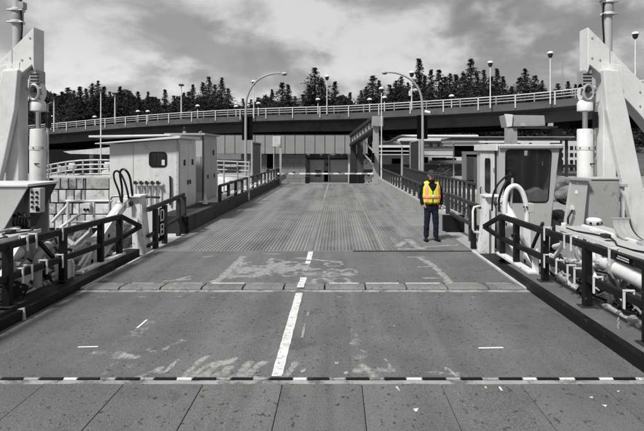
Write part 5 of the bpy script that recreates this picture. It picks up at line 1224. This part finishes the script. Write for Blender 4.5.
# mesh fence panels
def mesh_panel(pa, Ya_, pb, Yb_, top, label):
    T = thing('mesh_screen', label, 'screen', (at(pa, 0, Ya_).x, Ya_, -.4))
    A = at(pa, 0, Ya_); B = at(pb, 0, Yb_); A.z = B.z = -.4; h = Vector((0, 0, top + .4))
    for q_ in (A, B): part(T, 'post', MB().bar(q_, q_ + h, .12, .12), M_galv)
    part(T, 'frame', MB().bar(A + h, B + h, .08, .08).bar(A + Vector((0, 0, .1)), B + Vector((0, 0, .1)), .08, .08), M_galv)
    m = MB(); n = 26
    for i in range(1, n): c = A.lerp(B, i / n); m.bar(c + Vector((0, 0, .12)), c + h, .05, .02)
    part(T, 'mesh', m, M_railgrey, kind='stuff')
mesh_panel(410.5, 42, 421, 33, 2.75, 'tall dark mesh screen beside the right signal board')
mesh_panel(252, 32, 260.5, 38, 2.6, 'tall dark mesh screen beside the left signal board')
def plain_post(px, Yp, top, label, wd=.08, m=M_galv): solo('slim_post', MB().lathe([(wd / 2 + .01, 0), (wd / 2, 0.2), (wd / 2, at(0, top, Yp).z + .6)], (at(px, 0, Yp).x, Yp, -.6), 10), m, label, 'post', smooth=True)
plain_post(402, 36, 146, 'slim pale post left of the right mesh screen'); plain_post(419.5, 31, 133, 'slim tall post just left of the right curved street lamp', .12); plain_post(252.2, 31, 134, 'slim tall post just right of the left curved street lamp', .1)
# back fence and car at left
T = thing('wire_fence', 'pale tubular fence in front of the white car left of the ramp', 'fence', (-5.8, 21.5, -.1))
for h in (161.5, 165.5, 170, 176): part(T, 'rail', MB().tube([at(200, h - 1, 21.5), at(232, h, 21.5), at(250, h + 1, 21.5)], .028, 8), M_galv, True)
for px in (217, 224, 237.5, 249): part(T, 'post', MB().tube([at(px, 161, 21.5), at(px, 200, 21.5)], .035, 8), M_galv, True)
for px in (228, 234): part(T, 'bracket', MB().box(at(px, 0, 21.4).x - .12, at(px, 0, 21.4).x + .12, 21.35, 21.42, at(0, 167, 21.4).z, at(0, 164.5, 21.4).z), M_cabrim, bv=.01)
def car(loc, rz, label, paint):
    T = thing('parked_car', label, 'car', loc, rz)
    prof = [(-2.1, .35), (-2.15, .7), (-2.0, .92), (-1.55, .98), (-.95, 1.38), (.35, 1.42), (1.05, 1.0), (1.95, .85), (2.15, .65), (2.15, .32), (1.7, .25), (-1.7, .25)]
    body = MB(); n = len(prof); vs = []
    for y_, s_ in ((-.85, .94), (-.80, 1.0), (.80, 1.0), (.85, .94)):
        for a, b in prof:
            ins = 0 if b < .95 else .16 * (b - .9) / .5
            vs.append((a * (1 if s_ == 1 else .985), y_ * (1 - ins), b * (1 if s_ == 1 else .97)))
    fs = [(j * n + i, j * n + (i + 1) % n, (j + 1) * n + (i + 1) % n, (j + 1) * n + i) for j in range(3) for i in range(n)] + [tuple(range(n)), tuple(reversed(range(3 * n, 4 * n)))]
    body.add(vs, fs); b_ = part(T, 'body', body, paint, True, True, bv=.03)
    for s in (-1, 1):
        for gl in ([(-1.35, 1.0), (-.9, 1.32), (-.35, 1.34), (-.35, 1.0)], [(-.28, 1.0), (-.28, 1.345), (.3, 1.35), (.8, 1.02)]):
            part(T, 'window', MB().prism(gl, s * .765, s * .79, 'y'), M_glass, local=True)
        for x_ in (-1.35, 1.35):
            wh = part(T, 'wheel', MB().tube([(x_, s * .70, .32), (x_, s * .87, .32)], .32, 24), M_tyre, True, True); part(wh, 'rim', MB().tube([(x_, s * .872, .32), (x_, s * .885, .32)], .2, 16), M_galv, True, True)
        part(T, 'headlight', MB().box(2.05, 2.165, s * .5, s * .75, .62, .76), M_glass, local=True, bv=.02); part(T, 'mirror', MB().box(.62, .78, s * .86, s * 1.0, .98, 1.1), paint, local=True, bv=.02)
    part(T, 'windscreen', MB().add([(.42, -.62, 1.405), (.42, .62, 1.405), (1.02, .70, 1.035), (1.02, -.70, 1.035), (.40, -.62, 1.38), (.40, .62, 1.38), (1.0, .70, 1.01), (1.0, -.70, 1.01)], [(0, 1, 2, 3), (7, 6, 5, 4), (0, 4, 5, 1), (1, 5, 6, 2), (2, 6, 7, 3), (3, 7, 4, 0)]), M_glass, local=True)
car((-6.95, 24.3, -.10), R(-8), 'white parked car partly hidden behind the tall grey cabinet', M_car)
car((-12.5, 31.5, -.10), R(-14), 'light parked car further left behind the cabins', M_concl)

# ---------------------------------------------------------------- street lamps
def mushroom(px, py, base, Y, label, r=.35, m=M_white, group=None, box=False, zb_=None):
    c = at(px, py, Y); zb2 = at(0, base, Y).z if zb_ is None else zb_
    T = thing('street_lamp', label, 'street lamp', (c.x, Y, zb2), 0, group)
    s = r / .35 * .82
    part(T, 'pole', MB().lathe([(.085 * s, zb2), (.06 * s, c.z - .55 * s)], (c.x, Y, 0), 10), m, True)
    part(T, 'collar', MB().lathe([(.10 * s, c.z - .60 * s), (.2 * s, c.z - .52 * s), (.27 * s, c.z - .30 * s), (.24 * s, c.z - .16 * s)], (c.x, Y, 0), 16), M_dark, True)
    part(T, 'dome', MB().lathe([(.36 * s, c.z - .16 * s), (.37 * s, c.z - .10 * s), (.28 * s, c.z + .06 * s), (.10 * s, c.z + .14 * s)], (c.x, Y, 0), 16), M_white, True)
    if box: part(T, 'box', MB().box(c.x - .33, c.x - .08, Y - .12, Y + .12, at(0, 96, Y).z, at(0, 91, Y).z), M_cabin, bv=.02)
def flatlamp(px, py, base, Y, label):
    c = at(px, py, Y); zb2 = at(0, base, Y).z
    T = thing('street_lamp', label, 'street lamp', (c.x, Y, zb2))
    wd = 1.1 * Y / F
    part(T, 'pole', MB().lathe([(wd * .7, zb2), (wd * .45, c.z)], (c.x, Y, 0), 10), M_white, True)
    part(T, 'head', MB().box(c.x - wd * 1.9, c.x + wd * 1.9, Y - wd * 2, Y + wd * 2, c.z, c.z + wd * 1.5), M_dark, bv=.02)
flatlamp(100.8, 91, 178.5, 17, 'tallest slim white lamp post at left, standing on the stained panel wall')
flatlamp(115, 94.5, 128, 71.5, 'slim square-headed lamp on the overpass just right of the tall white post at left')
flatlamp(54, 99, 132, 75, 'slim square-headed lamp on the overpass nearest the left pylon')
flatlamp(181.3, 86, 121.5, 67.5, 'slim square-headed lamp on the overpass above the cabins')
mushroom(253.8, 81, 118, 63, 'dome-headed lamp on the overpass by the left curved lamp', .38)
mushroom(327, 76, 114.5, 59.5, 'dome-headed lamp on the overpass near the middle of the picture', .36)
mushroom(411.7, 72, 110.5, 55.5, 'dome-headed overpass lamp with a small box on its pole', .40, box=True)
mushroom(490.3, 62, 108, 51, 'dome-headed lamp on the overpass right of the worker', .36)
mushroom(550.3, 52.5, 104, 48, 'dome-headed lamp on the overpass left of the right pylon', .36)
mushroom(635.3, 33, 92, 44, 'dome-headed lamp at the far right edge behind the pylon arm', .37)
mushroom(381.5, 88, 184, 34, 'tall white dome-headed lamp post standing at the right end of the barrier', .22, zb_=-.35)
for px, py, base, Y, l_ in ((51, 116, 130, 84, 'left of the tall post'), (94.7, 116.5, 129, 84, 'beside the tall post'), (138, 111, 124, 80, 'left of the pair above the cabins'), (147.8, 111, 124, 80, 'right of the pair above the cabins'), (197.7, 105.5, 119, 76, 'above the tall cabinet'),
                        (258.4, 103, 115, 73, 'below the left curved lamp'), (236, 106, 117, 74, 'left of the left curved lamp'), (318, 99, 112, 70, 'left of the middle lamp'), (369.7, 99, 110, 66, 'left of the tall barrier lamp'), (384.5, 97, 110, 66, 'right of the tall barrier lamp'), (451.6, 95.5, 106, 61, 'right of the right curved lamp')):
    mushroom(px, py, base + 4, Y, 'small far-side dome lamp of the overpass, ' + l_, .40)
def arc_lamp(P, Yl, label, sgn, sg):
    pts = [at(a, b, Yl) for a, b in P]
    T = thing('curved_street_lamp', label, 'street lamp', (pts[0].x, Yl, -.4))
    pts[0].z = -.4
    sm = []
    for i in range(len(pts) - 1):
        p0 = pts[max(i - 1, 0)]; p1 = pts[i]; p2 = pts[i + 1]; p3 = pts[min(i + 2, len(pts) - 1)]
        if i == 0: sm.append(p1); continue
        for k in range(4):
            t = k / 4; sm.append(.5 * ((2 * p1) + (p2 - p0) * t + (2 * p0 - 5 * p1 + 4 * p2 - p3) * t * t + (3 * p1 - p0 - 3 * p2 + p3) * t ** 3))
    sm.append(pts[-1])
    part(T, 'pole', MB().tube(sm, [.08 - .035 * i / len(sm) for i in range(len(sm))], 12), M_grey, True)
    h = pts[-1]
    part(T, 'lamp_head', MB().lathe([(.02, -.02), (.17, -.01), (.19, .05), (.12, .12), (.03, .15)], (h.x + sgn * .2, h.y, h.z - .06), 14), M_cabrim, True)
    part(T, 'lens', MB().lathe([(.1, -.05), (.15, -.02)], (h.x + sgn * .2, h.y, h.z - .06), 14), M_dark, True)
    part(T, 'signal_board', MB().box(at(sg[0], 0, Yl).x, at(sg[1], 0, Yl).x, Yl + .12, Yl + .25, at(0, sg[3], Yl).z, at(0, sg[2], Yl).z), M_sign, bv=.01)
    part(T, 'base', MB().lathe([(.16, 0), (.16, .25), (.11, .3)], (pts[0].x, Yl, -.4), 12), M_grey, True)
    return T
arc_lamp([(245.7, 190), (245.7, 140), (245.9, 110), (247, 98), (251, 88), (258, 80), (267, 75.3), (275, 73.6), (281, 73.6)], 30, 'curved grey street lamp with a black signal board, left of the ramp head', 1, (241.5, 252, 116, 140))
T = arc_lamp([(422.7, 190), (422.7, 140), (422.5, 110), (421.5, 98), (418, 88), (411, 80), (402, 75), (394, 72.8), (388, 72.5)], 30, 'curved grey street lamp with a black signal board, right of the ramp head', -1, (417.5, 428, 115, 139))
c = at(426.5, 111.5, 29.7); part(T, 'camera_housing', MB().tube([(c.x - .1, c.y, c.z), (c.x + .2, c.y - .1, c.z - .08)], .09, 12), M_white, True)
# lattice mast far right
T = thing('lattice_mast', 'thin lattice radio mast on the skyline left of the right pylon', 'mast', at(562.5, 92, 110))
for dx_ in (-.25, .25):
    part(T, 'leg', MB().bar(at(562.5, 95, 110) + Vector((dx_, 0, 0)), at(562.5, 56, 110) + Vector((dx_ * .3, 0, 0)), .08, .08), M_grey)
m = MB()
for i in range(12):
    a = at(562.5, 92 - i * 3, 110); f_ = .25 * (1 - i * .06); m.bar(a + Vector((-f_, 0, 0)), a + Vector((f_, 0, .5)), .06, .06)
part(T, 'lattice', m, M_grey)

# ---------------------------------------------------------------- trees
def conifer(seed, slim=1.0, ragged=.25, dens=1.0):
    r2 = random.Random(seed); m = MB(); H = 1.0
    lev = int(76 * dens)
    for i in range(lev):
        t = (i + r2.random()) / lev; z0 = .06 + .94 * t
        nb = max(6, int(17 * (1 - t) + 5))
        for j in range(nb):
            if r2.random() < .10: continue
            a = r2.uniform(0, 2 * math.pi); z = min(.985, z0 + r2.uniform(-.02, .02)); tt = max(0, min(1, (z - .06) / .94))
            rad = slim * (.36 * (1 - tt) ** 1.0 + .003) * (1 + .8 * ragged * math.sin(2 * a + 9 * z + seed) * math.sin(13 * z + a + seed)); L_ = rad * r2.uniform(.5, 1.12); dz = -L_ * r2.uniform(-.15, .45)
            k_n = max(3, int(8 * L_ / .12))
            for k in range(k_n):
                s = ((k + .5) / k_n) ** .62; cx_, cy_ = math.cos(a) * L_ * s, math.sin(a) * L_ * s; cz_ = z + dz * s * s + r2.uniform(-.006, .006)
                for q_ in range(2):
                    w_ = r2.uniform(.006, .014) * (1.2 - .25 * s); u = Vector((r2.uniform(-1, 1), r2.uniform(-1, 1), r2.uniform(-.6, .4))).normalized(); v = Vector((r2.uniform(-1, 1), r2.uniform(-1, 1), r2.uniform(-.5, .5))).normalized()
                    c = Vector((cx_, cy_, cz_)) + Vector((r2.uniform(-1, 1), r2.uniform(-1, 1), r2.uniform(-1, .6))) * .008
                    m.add([c - u * w_, c + v * w_ * .9, c + u * w_ * 1.3 + Vector((0, 0, -.006))], [(0, 1, 2)])
    me = bpy.data.meshes.new('crown'); me.from_pydata(m.v, [], m.f); me.materials.append(M_leaf)
    tr = MB().lathe([(.016, 0), (.010, .5), (.002, .99)], (0, 0, 0), 8).mesh('trunk', M_bark)
    return me, tr
TV = [conifer(1), conifer(2, 1.15, .35, .85), conifer(3, .75, .25), conifer(4, 1.2, .42, .75), conifer(5, 1.0, .45, .8), conifer(6, 1.3, .3, .9)]
TREES = [(30, 98), (38, 97), (46, 99), (55, 93), (62, 91), (68, 87), (74, 90), (80, 86), (86, 88), (92, 83), (98, 80), (104, 86), (110, 91), (115, 93), (120, 86), (128, 94), (133, 96), (138, 91), (148, 91), (156, 97),
         (165, 89), (174, 95), (184, 92), (189, 91), (193, 84), (203, 82), (209, 76), (215, 84), (222, 77), (228, 88), (243, 98), (251, 99), (258, 97), (265, 95), (272, 89), (282, 82), (288, 84), (295, 96), (303, 94), (309, 84), (315, 67), (322, 78), (335, 81), (341, 95), (350, 92), (361, 90),
         (366, 86), (373, 75), (379, 80), (390, 84), (396, 80), (401, 76), (408, 82), (419, 58), (425, 75), (431, 69), (439, 69), (445, 76), (450, 73), (456, 74), (463, 72), (471, 58), (477, 72), (484, 69), (491, 76), (497, 68), (503, 76), (512, 86), (520, 77), (525, 68), (535, 75), (542, 80), (558, 83), (568, 81), (576, 84), (600, 80), (625, 82), (650, 80)]
first_tree = None; ORD = 'first second third fourth fifth sixth seventh eighth ninth tenth eleventh twelfth thirteenth fourteenth fifteenth sixteenth seventeenth eighteenth nineteenth twentieth'.split(); zc_ = {}
tl = {98: 'peaked dark fir topping the wooded mass behind the tall white post at left', 120: 'lone pine tip standing out above the left woods', 209: 'left one of the two tallest firs above the cabins', 222: 'right one of the two tallest firs above the cabins', 315: 'tall dark fir left of the middle lamp', 419: 'tallest slender fir right of the right curved lamp', 471: 'tall broad fir left of the dome lamp on the right', 525: 'thin-topped fir between the two right-hand overpass lamps', 373: 'layered fir just left of the tall barrier lamp', 335: 'narrow small fir right of the middle lamp', 282: 'bushy fir under the head of the left curved lamp'}
for px, py in TREES:
    Yt_ = rnd.uniform(98, 116); c = at(px, py, Yt_); base = 1.2
    v = rnd.choice(TV); H = c.z - base
    if px in (335, 350, 419, 184, 165): v = TV[2]
    if px in (471, 282, 373): v = TV[5]
    zone = 'left of the cabins' if px < 160 else 'above the cabins' if px < 240 else 'between the two curved lamps' if px < 400 else 'right of the right curved lamp' if px < 545 else 'behind the right pylon'
    zc_[zone] = zc_.get(zone, 0) + (px not in tl)
    T = thing('fir_tree', tl.get(px, ('dark conifer, %s from the left in the wood ' % ORD[zc_[zone] - 1]) + zone), 'tree', (c.x, Yt_, base), rnd.uniform(0, 6), 'conifers behind the overpass ' + zone)
    if px in tl: del T['group']
    for nm, me in (('crown', v[0]), ('trunk', v[1])):
        o = bpy.data.objects.new(nm, me); COL.objects.link(o); o.parent = T
    wsc = max(H, 11) * rnd.uniform(1.15, 1.7); T.scale = (wsc, wsc, H)
# far wood filling behind as one mass
r2 = random.Random(77); fm = MB()
for i in range(52000):
    px = r2.uniform(-60, 700); lim = 101 + 4 * math.sin(px * .09) + 3 * math.sin(px * .23 + 1) - (9 if px > 350 else 0) * min(1, abs(px - 350) / 60) - (4 if px < 160 else 0) + (5 if 228 < px < 265 else 0)
    py = lim + abs(r2.gauss(0, 1)) * 14
    if py > 152: continue
    c = at(px, py, r2.uniform(118, 128)); u = Vector((r2.uniform(-1, 1), r2.uniform(-1, 1), r2.uniform(-1, 1))) * .55; v = Vector((r2.uniform(-1, 1), r2.uniform(-1, 1), r2.uniform(-1, 1))) * .45
    fm.add([c - u, c + v, c + u], [(0, 1, 2)])
me = bpy.data.meshes.new('far_wood'); me.from_pydata(fm.v, [], fm.f); me.materials.append(M_leaf)
o = bpy.data.objects.new('far_wood', me); COL.objects.link(o); props(o, 'dark mass of distant woodland behind the overpass', 'woodland', None, 'stuff')
# hill behind, so that the wood is closed at its foot
hb = MB(); hx_ = [-400, -120, -60, 0, 60, 120, 400]
hb.add([(x, 130, 0) for x in hx_] + [(x, 136, z) for x, z in zip(hx_, (8, 11, 11.5, 9.5, 13, 14, 10))] + [(x, 400, 20) for x in hx_], [(j * 7 + i, j * 7 + i + 1, j * 7 + i + 8, j * 7 + i + 7) for j in range(2) for i in range(6)])
struct('wooded_hill', hb, M_leaf)
# shrubs right
def shrub(px, py, Ys, rad, label):
    r3 = random.Random(px); m = MB(); c = at(px, py, Ys)
    for i in range(900):
        d_ = Vector((r3.gauss(0, 1), r3.gauss(0, 1), abs(r3.gauss(0, 1)) * .8)).normalized() * rad * r3.uniform(.55, 1.05) * (1 + .2 * math.sin(3 * r3.random() * 6))
        u = Vector((r3.uniform(-1, 1), r3.uniform(-1, 1), r3.uniform(-1, 1))) * .09; v = Vector((r3.uniform(-1, 1), r3.uniform(-1, 1), r3.uniform(-1, 1))) * .07
        p_ = Vector((c.x, Ys, -.3)) + Vector((d_.x, d_.y, d_.z * 1.1)); m.add([p_ - u, p_ + v, p_ + u], [(0, 1, 2)])
    T = thing('shrub', label, 'shrub', (c.x, Ys, -.4))
    part(T, 'foliage', m, M_bush)
    part(T, 'stem', MB().bar((c.x, Ys, -.4), (c.x, Ys, .3), .08, .08), M_bark)
shrub(443, 180, 40, 1.0, 'round dark shrub just right of the worker, beyond the footway railing')
shrub(472, 180, 36, .5, 'low dark shrub inside the white shelter at right')

# ---------------------------------------------------------------- the worker
M_skin = mat('skin', (.42, .21, .15), .55, var=.08, bump=0)
M_jacket = mat('dark_jacket', (.009, .008, .009), .9, var=.25, spec=.15, bump=.4, bscale=60)
M_trous = mat('dark_trousers', (.014, .016, .030), .9, var=.25, spec=.15, bump=.4, bscale=60)
M_cap = mat('navy_cap', (.028, .030, .050), .8, var=.2)
M_vest = mat('hi_vis_yellow', (.66, .76, .04), .7, var=.10, scale=8, bump=.3)
M_band = mat('orange_vest_band', (.85, .36, .17), .6, var=.08, scale=8, bump=0)
M_hair = mat('grey_hair', .10, .8, var=.3)
WSC = .965
WX, WY = (431.2 - CX) * 12.05 / F, 12.05
WZ = zr(WY) + .006
W = thing('person', 'worker in cap, yellow high visibility vest and dark trousers standing on the ramp', 'person', (WX, WY, WZ), R(6))
def skin_obj(name, verts, edges, radii, m, sub=2, root=0, parent=W):
    me = bpy.data.meshes.new(name); me.from_pydata(verts, edges, []); me.materials.append(m)
    o = bpy.data.objects.new(name, me); COL.objects.link(o); o.parent = parent
    o.modifiers.new('skin', 'SKIN'); sv = me.skin_vertices[0].data
    for i, r_ in enumerate(radii):
        sv[i].radius = r_ if isinstance(r_, tuple) else (r_, r_); sv[i].use_root = (i == root)
    o.modifiers['skin'].use_smooth_shade = True
    s_ = o.modifiers.new('sub', 'SUBSURF'); s_.levels = sub; s_.render_levels = sub
    if name in ('jacket', 'trousers'):
        s_.levels = s_.render_levels = 3
        tx = bpy.data.textures.new('cloth_folds', 'CLOUDS'); tx.noise_scale = .09; tx.noise_depth = 2
        dp = o.modifiers.new('folds', 'DISPLACE'); dp.texture = tx; dp.strength = .035; dp.mid_level = .5; dp.texture_coords = 'LOCAL'
    return o
W.scale = (WSC, WSC, WSC)
# figure faces -Y (the camera); x is the picture's x
V = []; E = []; W.scale = (WSC,) * 3
RD = []
def jv(p, r_): V.append(p); RD.append(r_); return len(V) - 1
pel = jv((0, .0, .93), (.125, .09)); ab = jv((0, -.0, 1.10), (.12, .09)); ch = jv((0, .0, 1.28), (.14, .095)); sh = jv((0, .01, 1.40), (.10, .07)); nk = jv((0, .0, 1.475), .055); n2_ = jv((0, -.015, 1.53), .055)
h1 = jv((0, -.03, 1.575), (.062, .075)); h2 = jv((0, -.025, 1.635), (.074, .092)); h3 = jv((0, -.01, 1.69), (.07, .085)); h4 = jv((0, 0, 1.725), (.04, .05))
for a, b in ((pel, ab), (ab, ch), (ch, sh), (sh, nk), (nk, n2_), (n2_, h1), (h1, h2), (h2, h3), (h3, h4)): E.append((a, b))
wr = {}
for s in (-1, 1):
    s1 = jv((s * .175, .01, 1.385), .058); el = jv((s * .245, .03, 1.12), .043); wrt = jv((s * .222, -.055, .90), .026); pm = jv((s * .208, -.075, .85), (.018, .032))
    E += [(sh, s1), (s1, el), (el, wrt), (wrt, pm)]; wr[s] = (s * .208, -.075, .85)
    hp_ = jv((s * .095, 0, .86), .088); kn = jv((s * .115, -.015, .48), .055); an = jv((s * .125, .02, .10), .034); ft = jv((s * .142, -.06, .048), .026); te = jv((s * .150, -.12, .042), .020)
    E += [(pel, hp_), (hp_, kn), (kn, an), (an, ft), (ft, te)]
body = skin_obj('body', V, E, RD, M_skin)
# hands: fingers curled, thumbs from the side
for s in (-1, 1):
    hx0, hy0, hz0 = wr[s]
    hz0 += .035; hx0 -= s * .012; vs = [(hx0, hy0, hz0 + .02)]; es = []; rs = [.02]
    for k in range(4):
        y_ = hy0 - .030 + k * .020; ln = (.7, .78, .74, .6)[k]
        b0 = len(vs); vs += [(hx0, y_, hz0 - .02), (hx0 - s * .006, y_, hz0 - .055 * ln), (hx0 - s * .022, y_, hz0 - .085 * ln), (hx0 - s * .038, y_, hz0 - .092 * ln)]
        rs += [.0095, .009, .008, .007]; es += [(0, b0), (b0, b0 + 1), (b0 + 1, b0 + 2), (b0 + 2, b0 + 3)]
    b0 = len(vs); vs += [(hx0 - s * .01, hy0 - .035, hz0), (hx0 - s * .02, hy0 - .055, hz0 - .03), (hx0 - s * .025, hy0 - .058, hz0 - .055)]; rs += [.012, .010, .008]; es += [(0, b0), (b0, b0 + 1), (b0 + 1, b0 + 2)]
    skin_obj('hand', vs, es, rs, M_skin, 1)
def loft(name, rings, m, parent=W, n=24, caps=(False, False), fold=0.0, seed=1, thick=0.0):
    # rings: (cx, cy, z, rx, ry); superellipse sections
    r3 = random.Random(seed); mb = MB(); vs = []
    for (cx_, cy_, z, rx, ry) in rings:
        for k in range(n):
            a = 2 * math.pi * k / n; c_, s_ = math.cos(a), math.sin(a)
            f_ = 1 + fold * math.sin(5 * a + z * 40) + r3.uniform(-fold, fold) * .6
            vs.append((cx_ + rx * abs(c_) ** .85 * (1 if c_ >= 0 else -1) * f_, cy_ + ry * abs(s_) ** .85 * (1 if s_ >= 0 else -1) * f_, z))
    fs = [(i * n + k, i * n + (k + 1) % n, (i + 1) * n + (k + 1) % n, (i + 1) * n + k) for i in range(len(rings) - 1) for k in range(n)]
    if caps[0]: fs.append(tuple(reversed(range(n))))
    if caps[1]: fs.append(tuple((len(rings) - 1) * n + k for k in range(n)))
    mb.add(vs, fs); o = part(parent, name, mb, m, True, True)
    if thick: md = o.modifiers.new('solid', 'SOLIDIFY'); md.thickness = thick; md.offset = 1
    s_ = o.modifiers.new('sub', 'SUBSURF'); s_.levels = 1; s_.render_levels = 1
    return o
# jacket: torso and sleeves as one skinned surface
V = []; E = []; RD = []
a0 = jv((0, 0, .885), (.180, .135)); a1 = jv((0, -.005, 1.08), (.17, .13)); a2 = jv((0, .0, 1.27), (.185, .135)); a3 = jv((0, .01, 1.39), (.135, .10)); a4 = jv((0, .0, 1.465), (.092, .085))
E += [(a0, a1), (a1, a2), (a2, a3), (a3, a4)]
for s in (-1, 1):
    b0 = jv((s * .185, .01, 1.385), .072); b1 = jv((s * .255, .03, 1.12), .062); b2 = jv((s * .222, -.055, .868), .047)
    E += [(a3, b0), (b0, b1), (b1, b2)]
skin_obj('jacket', V, E, RD, M_jacket)
# trousers
V = []; E = []; RD = []
c0 = jv((0, .0, .95), (.165, .125)); c1 = jv((0, .0, .86), (.16, .13)); E.append((c0, c1))
for s in (-1, 1):
    k0 = jv((s * .095, .0, .78), .100); k1 = jv((s * .112, -.015, .48), .078); k2 = jv((s * .122, .01, .22), .070); k3 = jv((s * .128, .015, .07), .074)
    E += [(c1, k0), (k0, k1), (k1, k2), (k2, k3)]
skin_obj('trousers', V, E, RD, M_trous)
for s in (-1, 1):
    V = []; E = []; RD = []
    f0 = jv((s * .13, .045, .05), .05); f1 = jv((s * .14, -.04, .048), .05); f2 = jv((s * .155, -.13, .038), .045); f3 = jv((s * .16, -.19, .032), .035); E = [(0, 1), (1, 2), (2, 3)]
    bt = skin_obj('boot', V, E, RD, M_black, 2)
    part(bt, 'sole', MB().prism([(s * .13 - .05, .10), (s * .13 + .05, .10), (s * .155 + .052, -.12), (s * .16 + .03, -.215), (s * .16 - .03, -.215), (s * .15 - .052, -.12)], -.006, .016, 'z'), M_black, local=True)
# vest shell: yellow, front zip, two upright orange bands, one round band
def tor(a, z):  # torso outline radius functions
    t = (z - .93) / .5
    rx = .205 + .012 * math.sin(t * 3.1); ry = .165 - .012 * abs(t - .5)
    if z > 1.34: k_ = (z - 1.34) / .12; rx *= (1 - .16 * k_); ry *= (1 - .30 * k_)
    c_, s_ = math.cos(a), math.sin(a)
    return (rx * abs(c_) ** .8 * (1 if c_ >= 0 else -1), ry * abs(s_) ** .8 * (1 if s_ >= 0 else -1))
def vest_piece(name, a0, a1, z0, z1, m, off=0, na=14, nz=10, zt0=None, zt1=None, parent=W, cutv=None):
    vs = []; 
    for j in range(nz + 1):
        for i in range(na + 1):
            a = R(a0 + (a1 - a0) * i / na)
            z = z0 + (z1 - z0) * j / nz
            if cutv: z = min(z, cutv(math.degrees(a)))
            x_, y_ = tor(a, z); f_ = 1 + off / .2 + .012 * math.sin(9 * a + 14 * z)
            vs.append((x_ * f_, y_ * f_ - .005, z))
    mb = MB().add(vs, [(j * (na + 1) + i, j * (na + 1) + i + 1, (j + 1) * (na + 1) + i + 1, (j + 1) * (na + 1) + i) for j in range(nz) for i in range(na)])
    o = part(parent, name, mb, m, True, True); md = o.modifiers.new('solid', 'SOLIDIFY'); md.thickness = .006; md.offset = 1; return o
neck = lambda d_: 1.22 + min(.24, abs(((d_ - 270 + 180) % 360) - 180) / 38 * .24)
vf = vest_piece('vest', 186, 268.5, .945, 1.46, M_vest, 0, 20, 14, cutv=neck)
vest_piece('vest_front', 271.5, 354, .945, 1.46, M_vest, 0, 20, 14, cutv=neck)
vest_piece('vest_back', -10, 190, .945, 1.46, M_vest, .001, 24, 12)
for a, b in ((216, 243), (297, 324)): vest_piece('vest_stripe', a, b, .955, 1.44, M_band, .007, 6, 14, cutv=neck)
vest_piece('vest_stripe', 187, 353, 1.06, 1.145, M_band, .009, 24, 3)
vest_piece('vest_stripe', -8, 188, 1.06, 1.145, M_band, .009, 24, 3)
part(W, 'badge', MB().box(-.025, .025, -.192, -.186, 1.10, 1.165), M_fresh, local=True)
for s in (-1, 1):   # shoulder straps of the vest
    part(W, 'vest_strap', MB().add([(s * .07, -.10, 1.44), (s * .17, -.09, 1.405), (s * .165, 0, 1.475), (s * .065, 0, 1.50), (s * .17, .09, 1.41), (s * .07, .10, 1.44)], [(0, 1, 2, 3), (3, 2, 4, 5)]), M_vest, True, True).modifiers.new('s', 'SOLIDIFY').thickness = .01
# collar, cap, hair, face
loft('collar', [(0, 0, 1.43, .085, .08), (0, -.005, 1.48, .078, .076), (0, -.008, 1.525, .072, .070)], M_jacket, thick=.008)
loft('cap', [(0, -.012, 1.655, .083, .102), (0, -.010, 1.69, .083, .102), (0, -.005, 1.725, .076, .092), (0, 0, 1.752, .052, .062), (0, 0, 1.762, .012, .014)], M_cap, caps=(False, True), thick=.004)
mb = MB(); pk = []
for i in range(11):
    a = R(200 + 140 * i / 10); pk.append((.080 * math.cos(a), -.02 + .095 * math.sin(a)))
pk2 = []
for i in range(11):
    a = R(340 - 140 * i / 10); pk2.append((.078 * math.cos(a), -.065 + .125 * math.sin(a)))
vs = [(a, b, 1.672) for a, b in pk] + [(a, b, 1.655 - .02 * (1 - abs(i - 5) / 5)) for i, (a, b) in enumerate(reversed(pk2))]
mb.add(vs, [(i, i + 1, 12 + i, 11 + i) for i in range(10)])
pk_o = part(W, 'cap_peak', mb, M_cap, True, True); pk_o.modifiers.new('s', 'SOLIDIFY').thickness = .006
loft('hair', [(0, .012, 1.60, .074, .082), (0, .012, 1.64, .079, .09), (0, .010, 1.665, .080, .092)], M_hair, thick=.003)
# face: nose, glasses, mouth, ears
part(W, 'nose', MB().add([(0, -.118, 1.64), (-.013, -.112, 1.602), (.013, -.112, 1.602), (0, -.135, 1.606), (0, -.112, 1.594)], [(0, 1, 3), (0, 3, 2), (1, 4, 3), (3, 4, 2)]), M_skin, True, True)
part(W, 'mouth', MB().box(-.022, .022, -.111, -.106, 1.572, 1.578), mat('lips', (.25, .10, .08), .6, bump=0), local=True, bv=.002)
for s in (-1, 1):
    part(W, 'eye', MB().box(s * .03 - .012, s * .03 + .012, -.114, -.108, 1.632, 1.642), M_sign, local=True, bv=.003)
    part(W, 'ear', MB().tube([(s * .076, -.02, 1.65), (s * .088, -.012, 1.635), (s * .084, -.015, 1.605), (s * .074, -.02, 1.60)], .010, 8), M_skin, True, True)
